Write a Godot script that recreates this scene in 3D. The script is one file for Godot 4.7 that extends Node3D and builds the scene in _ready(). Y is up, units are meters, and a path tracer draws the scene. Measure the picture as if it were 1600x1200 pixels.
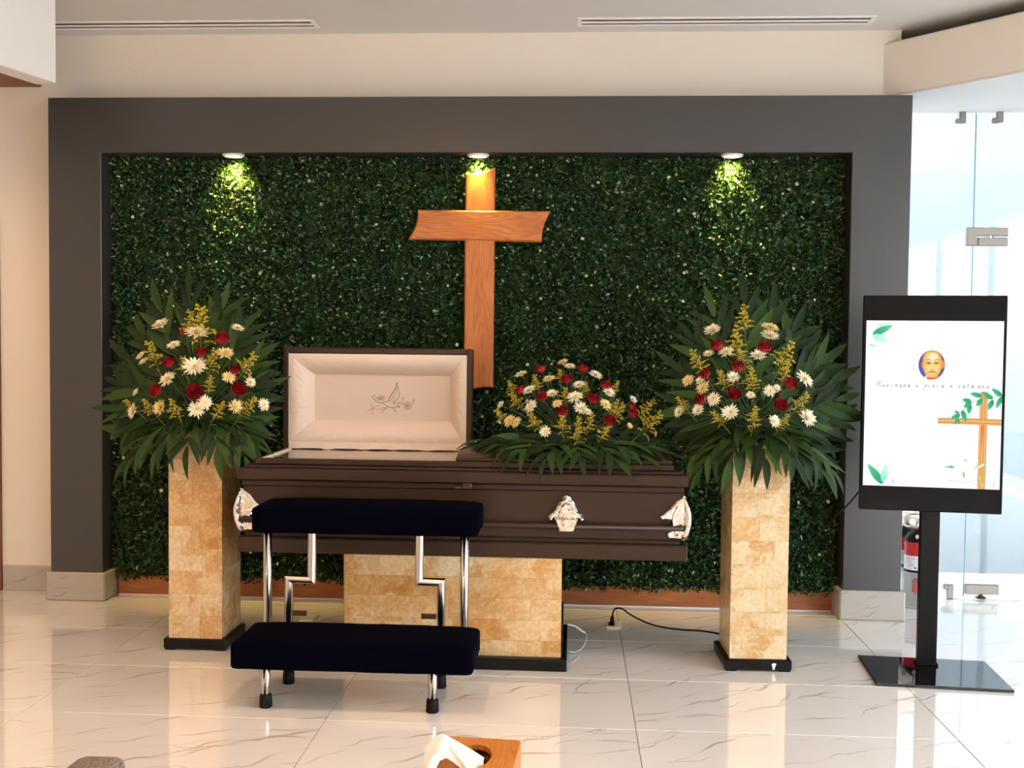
extends Node3D
# A memorial room: casket on an onyx stand before a boxwood wall, flowers, kneeler, screen. Metres, y up, the niche wall faces +z.

const CEIL := 3.19
const SOFFIT := 2.82
const DAY := 12.0          # sky brightness
const DOWN := 2.7         # ceiling lamps over the seats
const LOW := 1.6          # lamp in the low ceiling at the left
const FRONT := 3.3        # wall lamp behind the viewer
const NICHE := 10.0        # downlights in the niche head
var M := {}
var rng := RandomNumberGenerator.new()


func _ready() -> void:
	rng.seed = 7
	# ---------- camera, sky, exposure, large lights ----------
	var cam := Camera3D.new()
	cam.name = "camera"
	cam.fov = 39.972
	cam.rotation = Vector3(-0.0389348, 0.0572420, 0.0103750)
	cam.position = Vector3(0, 1.4683, 5.7264)
	cam.near = 0.05
	cam.far = 200.0
	add_child(cam)
	var sky_m := ProceduralSkyMaterial.new()
	sky_m.sky_top_color = Color(0.91, 0.95, 1.0)
	sky_m.sky_horizon_color = Color(0.98, 0.99, 1.0)
	sky_m.ground_bottom_color = Color(0.72, 0.74, 0.75)
	sky_m.ground_horizon_color = Color(0.90, 0.92, 0.93)
	var sky := Sky.new()
	sky.sky_material = sky_m
	var env := Environment.new()
	env.background_mode = Environment.BG_SKY
	env.sky = sky
	env.background_energy_multiplier = DAY
	env.tonemap_mode = Environment.TONE_MAPPER_LINEAR
	env.tonemap_exposure = 0.93
	env.sdfgi_enabled = true
	env.ssao_enabled = true
	env.ssil_enabled = true
	var we := WorldEnvironment.new()
	we.name = "world_environment"
	we.environment = env
	add_child(we)
	make_materials()
	build_room()
	build_room_lamps()
	build_niche()
	build_glass_front()
	build_cross()
	build_casket()
	build_stand()
	build_kneeler()
	build_pedestals()
	build_flowers()
	build_display()
	build_small_things()


# ================= helpers =================
func mat(c: Color, rough := 0.6, metal := 0.0, spec := 0.5) -> StandardMaterial3D:
	var m := StandardMaterial3D.new()
	m.albedo_color = c
	m.roughness = rough
	m.metallic = metal
	m.metallic_specular = spec
	return m


func c8(r: float, g: float, b: float) -> Color:
	return Color(r / 255.0, g / 255.0, b / 255.0)


func ST(group := -1) -> SurfaceTool:
	var st := SurfaceTool.new()
	st.begin(Mesh.PRIMITIVE_TRIANGLES)
	st.set_smooth_group(group)
	return st


func done(st: SurfaceTool) -> ArrayMesh:
	st.generate_normals()
	return st.commit()


func tri(st: SurfaceTool, a: Vector3, b: Vector3, c: Vector3) -> void:   # counter-clockwise from outside
	st.add_vertex(a)
	st.add_vertex(c)
	st.add_vertex(b)


func quad(st: SurfaceTool, a: Vector3, b: Vector3, c: Vector3, d: Vector3) -> void:
	tri(st, a, b, c)
	tri(st, a, c, d)


func tri_out(st: SurfaceTool, a: Vector3, b: Vector3, c: Vector3, cen: Vector3) -> void:
	if (b - a).cross(c - a).dot((a + b + c) / 3.0 - cen) < 0.0:
		tri(st, a, c, b)
	else:
		tri(st, a, b, c)


func quad_out(st: SurfaceTool, a: Vector3, b: Vector3, c: Vector3, d: Vector3, cen: Vector3) -> void:
	tri_out(st, a, b, c, cen)
	tri_out(st, a, c, d, cen)


func uquad(st: SurfaceTool, p: Array, uv: Array) -> void:
	for i in [0, 2, 1, 0, 3, 2]:
		st.set_uv(uv[i])
		st.add_vertex(p[i])


func cbox(st: SurfaceTool, c: Vector3, s: Vector3, b := 0.004, basis := Basis()) -> void:
	# a box whose twelve edges are chamfered by b
	var h := s * 0.5
	b = minf(b, minf(h.x, minf(h.y, h.z)) * 0.9)
	var P := func(sg: Vector3, ax: int) -> Vector3:
		var v := Vector3(sg.x * (h.x - b), sg.y * (h.y - b), sg.z * (h.z - b))
		v[ax] += sg[ax] * b
		return c + basis * v
	for a in 3:
		var u := (a + 1) % 3
		var w := (a + 2) % 3
		for sa in [-1.0, 1.0]:
			var q := []
			for k in [[-1.0, -1.0], [1.0, -1.0], [1.0, 1.0], [-1.0, 1.0]]:
				var sg := Vector3()
				sg[a] = sa
				sg[u] = k[0]
				sg[w] = k[1]
				q.append(P.call(sg, a))
			quad_out(st, q[0], q[1], q[2], q[3], c)
			for su in [-1.0, 1.0]:
				var g0 := Vector3()
				g0[a] = sa
				g0[u] = su
				g0[w] = -1.0
				var g1 := g0
				g1[w] = 1.0
				quad_out(st, P.call(g0, a), P.call(g1, a), P.call(g1, u), P.call(g0, u), c)
	for sx in [-1.0, 1.0]:
		for sy in [-1.0, 1.0]:
			for sz in [-1.0, 1.0]:
				var g := Vector3(sx, sy, sz)
				tri_out(st, P.call(g, 0), P.call(g, 1), P.call(g, 2), c)


func boxm(lo: Vector3, hi: Vector3, b := 0.004) -> ArrayMesh:
	var st := ST()
	cbox(st, (lo + hi) * 0.5, hi - lo, b)
	return done(st)


func bx(st: SurfaceTool, lo: Vector3, hi: Vector3, b := 0.004) -> void:
	cbox(st, (lo + hi) * 0.5, hi - lo, b)


func ring_basis(d: Vector3) -> Basis:
	var up := Vector3.UP if absf(d.y) < 0.9 else Vector3.RIGHT
	var x := up.cross(d).normalized()
	return Basis(x, d.cross(x).normalized(), d)


func tube(st: SurfaceTool, pts: Array, r: float, n := 8, r_end := -1.0, mitre := false) -> void:
	if r_end < 0.0:
		r_end = r
	var rings := []
	var last := ring_basis((pts[1] - pts[0]).normalized())
	for i in pts.size():
		var d0: Vector3 = (pts[i] - pts[maxi(i - 1, 0)]).normalized()
		var d1: Vector3 = (pts[mini(i + 1, pts.size() - 1)] - pts[i]).normalized()
		var d: Vector3 = (d0 + d1).normalized()
		var x: Vector3 = (last.x - d * last.x.dot(d)).normalized()
		last = Basis(x, d.cross(x), d)
		var rr := lerpf(r, r_end, float(i) / (pts.size() - 1))
		var ring := []
		var stretch := 1.0
		var across := Vector3()
		if mitre and i > 0 and i < pts.size() - 1:
			stretch = 1.0 / maxf(0.3, d.dot(d1))
			across = (d1 - d * d1.dot(d)).normalized()
		for k in n:
			var a := TAU * k / n
			var o: Vector3 = last.x * cos(a) + last.y * sin(a)
			if mitre and stretch > 1.01:
				o += across * o.dot(across) * (stretch - 1.0)
			ring.append(pts[i] + o * rr)
		rings.append(ring)
	for i in rings.size() - 1:
		if mitre:
			st.set_smooth_group(i + 1)
		for k in n:
			var k2 := (k + 1) % n
			quad(st, rings[i][k], rings[i][k2], rings[i + 1][k2], rings[i + 1][k])
	for k in range(1, n - 1):
		tri(st, rings[0][0], rings[0][k + 1], rings[0][k])
		var e: Array = rings[rings.size() - 1]
		tri(st, e[0], e[k], e[k + 1])


func lathe(st: SurfaceTool, prof: Array, n: int, xf := Transform3D(), uv := false) -> void:
	# prof: Vector2(radius, height) from bottom to top, outside
	for i in prof.size() - 1:
		var p: Vector2 = prof[i]
		var q: Vector2 = prof[i + 1]
		for k in n:
			var a := TAU * k / n
			var b := TAU * (k + 1) / n
			var v := [Vector3(p.x * cos(a), p.y, p.x * sin(a)), Vector3(p.x * cos(b), p.y, p.x * sin(b)), Vector3(q.x * cos(b), q.y, q.x * sin(b)), Vector3(q.x * cos(a), q.y, q.x * sin(a))]
			for j in 4:
				v[j] = xf * v[j]
			if uv:
				var u0 := 1.0 - float(k) / n
				var u1 := 1.0 - float(k + 1) / n
				uquad(st, [v[1], v[0], v[3], v[2]], [Vector2(u1, 1), Vector2(u0, 1), Vector2(u0, 0), Vector2(u1, 0)])
				continue
			if p.x > 1e-6:
				tri(st, v[0], v[2], v[1])
			if q.x > 1e-6:
				tri(st, v[0], v[3], v[2])


func area2(p: Array) -> float:
	var s := 0.0
	for i in p.size():
		s += p[i].cross(p[(i + 1) % p.size()])
	return s


func inset(p: Array, b: float) -> Array:
	var out := []
	for i in p.size():
		var d0: Vector2 = (p[i] - p[(i + p.size() - 1) % p.size()]).normalized()
		var d1: Vector2 = (p[(i + 1) % p.size()] - p[i]).normalized()
		var n0 := Vector2(-d0.y, d0.x)
		var n1 := Vector2(-d1.y, d1.x)
		var m := (n0 + n1).normalized()
		out.append(p[i] + m * b / maxf(0.4, m.dot(n0)))
	return out


func extrude(st: SurfaceTool, poly: Array, depth: float, xf := Transform3D(), b := 0.0) -> void:
	# outline in xy, from z = 0 to z = depth, front edge chamfered by b
	var p := poly.duplicate()
	if area2(p) < 0.0:
		p.reverse()
	var f: Array = inset(p, b) if b > 0.0 else p
	var idx := Geometry2D.triangulate_polygon(PackedVector2Array(f))
	for i in range(0, idx.size(), 3):
		var t := [f[idx[i]], f[idx[i + 1]], f[idx[i + 2]]]
		if area2(t) < 0.0:
			t.reverse()
		tri(st, xf * Vector3(t[0].x, t[0].y, depth), xf * Vector3(t[1].x, t[1].y, depth), xf * Vector3(t[2].x, t[2].y, depth))
		tri(st, xf * Vector3(t[0].x, t[0].y, 0), xf * Vector3(t[2].x, t[2].y, 0), xf * Vector3(t[1].x, t[1].y, 0))
	for i in p.size():
		var j := (i + 1) % p.size()
		quad(st, xf * Vector3(p[i].x, p[i].y, 0), xf * Vector3(p[j].x, p[j].y, 0), xf * Vector3(p[j].x, p[j].y, depth - b), xf * Vector3(p[i].x, p[i].y, depth - b))
		if b > 0.0:
			quad(st, xf * Vector3(p[i].x, p[i].y, depth - b), xf * Vector3(p[j].x, p[j].y, depth - b), xf * Vector3(f[j].x, f[j].y, depth), xf * Vector3(f[i].x, f[i].y, depth))


func cushion(st: SurfaceTool, s: Vector3, r: float, puff := 0.0, n := 10, wob := 0.0) -> void:
	# a stuffed pad: rounded box, its top swollen a little, centre at the origin
	var h := s * 0.5
	for a in 3:
		var u := (a + 1) % 3
		var w := (a + 2) % 3
		for sa in [-1.0, 1.0]:
			var g := []
			for i in n + 1:
				var row := []
				for j in n + 1:
					var v := Vector3()
					# points crowd towards the rims so that the rounding is fine
					v[a] = sa
					v[u] = sin((2.0 * i / n - 1.0) * PI / 2.0)
					v[w] = sin((2.0 * j / n - 1.0) * PI / 2.0)
					var p := v * h
					var q := Vector3(clampf(p.x, -h.x + r, h.x - r), clampf(p.y, -h.y + r, h.y - r), clampf(p.z, -h.z + r, h.z - r))
					var d := p - q
					if d.length() > 1e-6:
						p = q + d.normalized() * r
					var ed := (1.0 - pow(absf(p.x / h.x), 6)) * (1.0 - pow(absf(p.z / h.z), 6))
					if p.y > 0:
						p.y += puff * ed * (p.y / h.y)
					p.y += wob * sin(p.x * 31.0 + p.z * 11.0) * sin(p.x * 13.0 + 1.0)
					row.append(p)
				g.append(row)
			for i in n:
				for j in n:
					if sa > 0:
						quad(st, g[i][j], g[i + 1][j], g[i + 1][j + 1], g[i][j + 1])
					else:
						quad(st, g[i][j], g[i][j + 1], g[i + 1][j + 1], g[i + 1][j])


func part(parent: Node3D, called: String, mesh: Mesh, m: Material, xf := Transform3D()) -> MeshInstance3D:
	var o := MeshInstance3D.new()
	o.name = called
	o.mesh = mesh
	o.material_override = m
	o.transform = xf
	parent.add_child(o, true)
	return o


func tag(o: Node3D, label: String, category: String, group := "", kind := "") -> Node3D:
	o.set_meta("label", label)
	o.set_meta("category", category)
	if group:
		o.set_meta("group", group)
	if kind:
		o.set_meta("kind", kind)
	return o


func thing(called: String, label: String, category: String, at := Vector3(), turn := 0.0, group := "") -> Node3D:
	var o := Node3D.new()
	o.name = called
	o.position = at
	o.rotation.y = turn
	add_child(o, true)
	return tag(o, label, category, group)


func struct(called: String, label: String, category: String, mesh: Mesh, m: Material) -> Node3D:
	return tag(part(self, called, mesh, m), label, category, "", "structure")


func struct_root(called: String, label: String, category: String, at := Vector3()) -> Node3D:
	var o := thing(called, label, category, at)
	o.set_meta("kind", "structure")
	return o


# ---------- pictures ----------
func dab(im: Image, x: float, y: float, r: float, c: Color, a := 1.0) -> void:
	var x0 := maxi(0, int(floor(x - r - 1)))
	var x1 := mini(im.get_width() - 1, int(ceil(x + r + 1)))
	var y0 := maxi(0, int(floor(y - r - 1)))
	var y1 := mini(im.get_height() - 1, int(ceil(y + r + 1)))
	for j in range(y0, y1 + 1):
		for i in range(x0, x1 + 1):
			var k := clampf(r + 0.5 - Vector2(i - x, j - y).length(), 0.0, 1.0) * a
			if k > 0.0:
				im.set_pixel(i, j, im.get_pixel(i, j).lerp(c, k))


func stroke(im: Image, pts: Array, r: float, c: Color, a := 1.0, r1 := -1.0) -> void:
	if r1 < 0.0:
		r1 = r
	var total := 0.0
	for i in pts.size() - 1:
		total += pts[i].distance_to(pts[i + 1])
	var run := 0.0
	for i in pts.size() - 1:
		var l: float = pts[i].distance_to(pts[i + 1])
		var n := maxi(1, int(l / maxf(0.5, r * 0.6)))
		for k in n:
			var p: Vector2 = pts[i].lerp(pts[i + 1], float(k) / n)
			dab(im, p.x, p.y, lerpf(r, r1, (run + l * k / n) / maxf(total, 0.001)), c, a)
		run += l


func arc(c: Vector2, rx: float, ry: float, a0: float, a1: float, n := 14) -> Array:
	var out := []
	for i in n + 1:
		var a := deg_to_rad(lerpf(a0, a1, float(i) / n))
		out.append(c + Vector2(cos(a) * rx, sin(a) * ry))
	return out


func blob(im: Image, c: Vector2, rx: float, ry: float, ang: float, col: Color, a := 1.0, soft := 0.15) -> void:
	var r := maxf(rx, ry) + 2.0
	for j in range(maxi(0, int(c.y - r)), mini(im.get_height() - 1, int(c.y + r)) + 1):
		for i in range(maxi(0, int(c.x - r)), mini(im.get_width() - 1, int(c.x + r)) + 1):
			var d := Vector2(i - c.x, j - c.y).rotated(-ang)
			var k := Vector2(d.x / rx, d.y / ry).length()
			var t := clampf((1.0 - k) / soft + 0.5, 0.0, 1.0) * a
			if t > 0.0:
				im.set_pixel(i, j, im.get_pixel(i, j).lerp(col, t))


func watercolour_leaf(im: Image, p: Vector2, q: Vector2, w: float, c0: Color, c1: Color, a := 0.95) -> void:
	var n := int(p.distance_to(q))
	var d := (q - p).normalized()
	var s := Vector2(-d.y, d.x)
	for i in n + 1:
		var t := float(i) / n
		var half := w * pow(sin(PI * pow(t, 0.8)), 0.8)
		var k := -half
		while k <= half:
			var pt := p.lerp(q, t) + s * k
			dab(im, pt.x, pt.y, 0.9, c0.lerp(c1, clampf(t + 0.25 * sin(k * 0.9 + t * 6.0), 0, 1)), a)
			k += 1.0


func noise(sd: int, freq: float, oct := 3) -> FastNoiseLite:
	var n := FastNoiseLite.new()
	n.seed = sd
	n.frequency = freq
	n.noise_type = FastNoiseLite.TYPE_SIMPLEX_SMOOTH
	n.fractal_octaves = oct
	return n


func wood_image(w: int, h: int, dark: Color, mid: Color, light: Color, sd: int, rings: float) -> ImageTexture:
	# boards along v: cathedral grain from a slanted cut through rings, with pores
	var im := Image.create(w, h, false, Image.FORMAT_RGB8)
	var n1 := noise(sd, 0.004, 3)
	var n2 := noise(sd + 1, 0.05, 2)
	var n3 := noise(sd + 2, 0.09, 2)
	for y in h:
		for x in w:
			var warp := n1.get_noise_2d(x * 2.2, y * 0.45)
			var cx := (float(x) / w - 0.47) * 2.4 + warp * 0.5
			var r := sqrt(cx * cx + pow((float(y) / h - 0.5) * 0.55 + 0.12 + n1.get_noise_2d(y * 0.6, 500) * 0.3, 2))
			var g := 0.5 + 0.5 * sin(r * rings + warp * 3.0)
			g = pow(g, 1.8)
			var pore := n2.get_noise_2d(x * 4.5, y * 0.16)
			var tone := n3.get_noise_2d(x * 0.12, y * 0.03)
			var c := mid.lerp(light, clampf(0.45 + tone * 0.9 - g * 0.3, 0, 1)).lerp(dark, clampf(g * 0.3 + pore * 0.4, 0.0, 0.8))
			im.set_pixel(x, y, c)
	return ImageTexture.create_from_image(im)


func onyx_image(w: int) -> ImageTexture:
	var im := Image.create(w, w, false, Image.FORMAT_RGB8)
	var a := noise(31, 0.006, 4)
	var b := noise(32, 0.011, 3)
	var v := noise(33, 0.0085, 2)
	var f := noise(34, 0.05, 2)
	for y in w:
		for x in w:
			var wx := x + 38.0 * b.get_noise_2d(x, y)
			var wy := y + 38.0 * b.get_noise_2d(x + 900, y + 300)
			var t := a.get_noise_2d(wx, wy) * 1.5 + 0.5
			var c := c8(224, 190, 140).lerp(c8(240, 219, 184), clampf(t, 0, 1))
			c = c.lerp(c8(208, 160, 96), clampf((a.get_noise_2d(wx * 0.8 + 1700, wy * 0.8) - 0.16) * 2.6, 0, 0.7))
			var ridge := 1.0 - absf(v.get_noise_2d(wx * 1.3, wy * 1.3)) * 9.0
			c = c.lerp(c8(252, 234, 198), clampf(ridge, 0, 1) * 0.6)
			var ridge2 := 1.0 - absf(v.get_noise_2d(wx + 3000, wy * 1.6)) * 22.0
			c = c.lerp(c8(170, 112, 60), clampf(ridge2, 0, 1) * 0.25)
			var k := 1.0 + 0.07 * f.get_noise_2d(x, y)
			im.set_pixel(x, y, Color(c.r * k, c.g * k, c.b * k))
	return ImageTexture.create_from_image(im)


func marble_image(w: int, h: int, cols: int, rows: int) -> ImageTexture:
	# cols x rows different slabs side by side; each with its own grey veins that run up to the right
	var cloud := noise(51, 0.006, 4)
	var cl: PackedByteArray = cloud.get_image(w / 4, h / 4).get_data()
	var veins := PackedFloat32Array()
	veins.resize(w * h)
	var r := RandomNumberGenerator.new()
	r.seed = 99
	var tw := w / cols
	var th := h / rows
	for ty in rows:
		for tx in cols:
			var n := r.randi_range(7, 11)
			for i in n + 9:
				var fine := i >= n
				var p := Vector2(tx * tw + r.randf_range(-0.2, 0.8) * tw, ty * th + r.randf_range(0.1, 1.25) * th)
				var ang := -r.randf_range(0.22, 0.62)
				var len := int(r.randf_range(0.35, 1.1) * tw) if not fine else int(r.randf_range(0.1, 0.4) * tw)
				var wgt := r.randf_range(0.4, 1.0) if not fine else r.randf_range(0.3, 0.7)
				var cur := ang
				var rad := 1.0
				for s in len:
					cur = lerpf(cur, ang, 0.05) + r.randf_range(-0.17, 0.17)
					p += Vector2(cos(cur), sin(cur))
					rad = clampf(rad + r.randf_range(-0.3, 0.3), 0.7, 4.2 if not fine else 1.8)
					var fade := minf(1.0, minf(s, len - s) / 40.0) * wgt * (0.55 + 0.45 * sin(s * 0.05 + i))
					if p.x < tx * tw or p.x >= (tx + 1) * tw or p.y < ty * th or p.y >= (ty + 1) * th:
						continue
					var ir := int(ceil(rad)) + 1
					for oy in range(-ir, ir + 1):
						for ox in range(-ir, ir + 1):
							var X := int(p.x) + ox
							var Y := int(p.y) + oy
							if X < tx * tw or X >= (tx + 1) * tw or Y < ty * th or Y >= (ty + 1) * th:
								continue
							var k := clampf((rad + 0.6 - Vector2(ox, oy).length()) / (0.5 + rad * 0.7), 0, 1) * fade
							if k > veins[Y * w + X]:
								veins[Y * w + X] = k
					if r.randf() < 0.006 and not fine:
						ang = -r.randf_range(0.1, 0.9)
	var data := PackedByteArray()
	data.resize(w * h * 3)
	var k3 := 0
	for y in h:
		for x in w:
			var c: float = cl[(y >> 2) * (w / 4) + (x >> 2)] / 255.0 - 0.5
			var v := veins[y * w + x]
			var base := 239.0 + c * 16.0
			data[k3] = int(clampf(base + 1.0 - v * 74.0, 0, 255))
			data[k3 + 1] = int(clampf(base - 1.5 - v * 76.0, 0, 255))
			data[k3 + 2] = int(clampf(base - 5.0 - v * 78.0, 0, 255))
			k3 += 3
	return ImageTexture.create_from_image(Image.create_from_data(w, h, false, Image.FORMAT_RGB8, data))


func speckle_image(w: int, cols: Array, freq: float, sd: int) -> ImageTexture:
	var im := Image.create(w, w, false, Image.FORMAT_RGB8)
	var n := noise(sd, freq, 2)
	var r := RandomNumberGenerator.new()
	r.seed = sd
	for y in w:
		for x in w:
			var t := clampf(0.5 + n.get_noise_2d(x, y) * 0.9 + r.randf_range(-0.3, 0.3), 0, 0.999) * (cols.size() - 1)
			im.set_pixel(x, y, cols[int(t)].lerp(cols[int(t) + 1], t - int(t)))
	return ImageTexture.create_from_image(im)


func noise_normal(freq: float, strength: float, sd: int) -> NoiseTexture2D:
	var t := NoiseTexture2D.new()
	t.width = 256
	t.height = 256
	t.seamless = true
	t.noise = noise(sd, freq, 3)
	t.as_normal_map = true
	t.bump_strength = strength
	return t


func triplanar(m: StandardMaterial3D, scale: Vector3, world := false) -> StandardMaterial3D:
	m.uv1_triplanar = true
	m.uv1_world_triplanar = world
	m.uv1_scale = scale
	m.uv1_triplanar_sharpness = 6.0
	return m


func dove_image() -> ImageTexture:
	# line embroidery of a dove over a sprig with blossoms, on plain cloth
	var w := 690
	var h := 240
	var im := Image.create(w, h, false, Image.FORMAT_RGB8)
	var r := RandomNumberGenerator.new()
	r.seed = 5
	for y in h:
		for x in w:
			var k := 0.955 + 0.02 * sin(x * 2.1) * sin(y * 2.3) + r.randf_range(-0.02, 0.02)
			im.set_pixel(x, y, Color(0.88 * k, 0.80 * k, 0.735 * k))
	var ink := c8(112, 100, 88)
	var O := Vector2(246, 10)   # where the drawing's own frame begins
	var Q := func(pts: Array) -> Array:
		var out := []
		for p in pts:
			out.append(O + Vector2(p[0], p[1]) * 0.187)
		return out
	# wing
	stroke(im, Q.call([[680, 690], [720, 560], [800, 440], [870, 340], [900, 210], [915, 160]]), 1.5, ink)
	stroke(im, Q.call([[915, 160], [935, 260], [960, 380], [975, 500], [950, 600], [820, 745]]), 1.2, ink)
	for i in 9:
		var t := i / 8.0
		var p0 := Vector2(lerpf(700, 900, t), lerpf(650, 260, t))
		var p1 := Vector2(lerpf(830, 935, t), lerpf(720, 330, t))
		stroke(im, Q.call([[p0.x, p0.y], [p0.lerp(p1, 0.6).x + 12, p0.lerp(p1, 0.6).y + 8], [p1.x, p1.y]]), 0.9, ink, 0.75)
	# body, breast, head, tail
	stroke(im, Q.call([[680, 690], [590, 690], [540, 720], [600, 770], [680, 830], [780, 855], [860, 835], [960, 810], [1000, 830], [920, 850]]), 1.2, ink)
	stroke(im, Q.call([[820, 745], [900, 740], [960, 800]]), 1.0, ink, 0.8)
	stroke(im, Q.call([[250, 540], [290, 610], [360, 670], [450, 720], [540, 730]]), 1.7, ink)
	stroke(im, Q.call([[290, 500], [380, 590], [480, 640], [560, 680]]), 1.0, ink, 0.8)
	for k in 4:
		stroke(im, arc(O + Vector2(430 + k * 45, 600 - 25 * (k % 2)) * 0.187, 9, 7, 20, 340), 0.9, ink, 0.8)
	stroke(im, Q.call([[820, 860], [870, 930], [905, 970]]), 2.0, ink)
	# sprig below
	stroke(im, Q.call([[690, 840], [600, 890], [540, 960], [470, 990]]), 1.0, ink, 0.8)
	stroke(im, Q.call([[640, 850], [540, 850], [470, 890], [540, 910], [640, 870]]), 0.8, ink, 0.6)
	stroke(im, Q.call([[470, 780], [380, 820], [260, 880], [120, 960]]), 0.9, ink, 0.6)
	stroke(im, Q.call([[250, 880], [330, 900], [430, 920]]), 0.9, ink, 0.6)
	stroke(im, Q.call([[240, 740], [250, 880], [290, 1060]]), 0.9, ink, 0.5)
	# blossom and leaves at the right
	for k in 7:
		var a := TAU * k / 7
		stroke(im, arc(O + (Vector2(1200, 790) + Vector2(cos(a), sin(a)) * 75) * 0.187, 6.5, 6.5, 0, 340, 10), 1.1, ink, 0.8)
	dab(im, O.x + 1200 * 0.187, O.y + 790 * 0.187, 5, ink, 0.7)
	stroke(im, Q.call([[940, 715], [1010, 700], [1080, 740], [1010, 770], [940, 715]]), 1.0, ink, 0.8)
	stroke(im, Q.call([[1050, 690], [1060, 600], [1100, 570], [1110, 680]]), 0.9, ink, 0.6)
	stroke(im, Q.call([[1310, 700], [1370, 640], [1385, 600], [1360, 720], [1310, 760]]), 0.9, ink, 0.6)
	return ImageTexture.create_from_image(im)


const GLYPHS := {   # thin slanted hand, unit box: x, y with y down, baseline 1, x-height 0.5
	"R": [[[0.1, 1.0], [0.3, 0.05]], [[0.1, 0.2], [0.45, 0.0], [0.75, 0.1], [0.6, 0.4], [0.28, 0.5], [0.55, 0.75], [0.8, 1.0]]],
	"u": [[[0.0, 0.55], [-0.05, 0.9], [0.15, 1.0], [0.35, 0.6], [0.3, 0.95], [0.45, 0.95]]],
	"x": [[[0.0, 0.55], [0.3, 1.0]], [[0.4, 0.52], [-0.1, 1.0]]],
	"i": [[[0.1, 0.55], [0.0, 0.95], [0.2, 0.9]]],
	"n": [[[0.0, 1.0], [0.1, 0.55]], [[0.05, 0.8], [0.3, 0.5], [0.35, 0.65], [0.25, 0.98], [0.45, 0.9]]],
	"o": [[[0.3, 0.55], [0.05, 0.7], [0.05, 0.95], [0.28, 0.95], [0.38, 0.7], [0.3, 0.55]]],
	"e": [[[0.0, 0.8], [0.3, 0.7], [0.25, 0.52], [0.05, 0.65], [0.02, 0.95], [0.35, 0.9]]],
	"a": [[[0.35, 0.55], [0.1, 0.6], [0.0, 0.9], [0.2, 0.98], [0.38, 0.55], [0.32, 0.95], [0.45, 0.92]]],
	"p": [[[0.2, 0.5], [-0.25, 1.6]], [[0.12, 0.7], [0.4, 0.5], [0.4, 0.75], [0.1, 0.95]]],
	"r": [[[0.0, 1.0], [0.1, 0.55]], [[0.06, 0.75], [0.3, 0.55]]],
	"z": [[[0.0, 0.55], [0.35, 0.55], [0.0, 1.0], [0.35, 0.95]]],
	"l": [[[0.3, 0.1], [0.05, 0.9], [0.25, 0.95]]],
	"t": [[[0.3, 0.2], [0.1, 0.95], [0.3, 0.95]], [[0.05, 0.45], [0.45, 0.4]]],
	"m": [[[0.0, 1.0], [0.1, 0.55]], [[0.05, 0.8], [0.25, 0.52], [0.2, 1.0]], [[0.22, 0.8], [0.42, 0.52], [0.38, 0.95], [0.55, 0.9]]],
}


func script_line(im: Image, s: String, at: Vector2, size: float, step: float, c: Color, r: float) -> void:
	var x := at.x
	for ch in s:
		if GLYPHS.has(ch):
			for st in GLYPHS[ch]:
				var pts := []
				for p in st:
					pts.append(Vector2(x + p[0] * size, at.y + (p[1] - 1.0) * size))
				stroke(im, pts, r, c, 0.9)
		x += step * (1.5 if ch == "R" or ch == "m" else 1.0)


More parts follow.
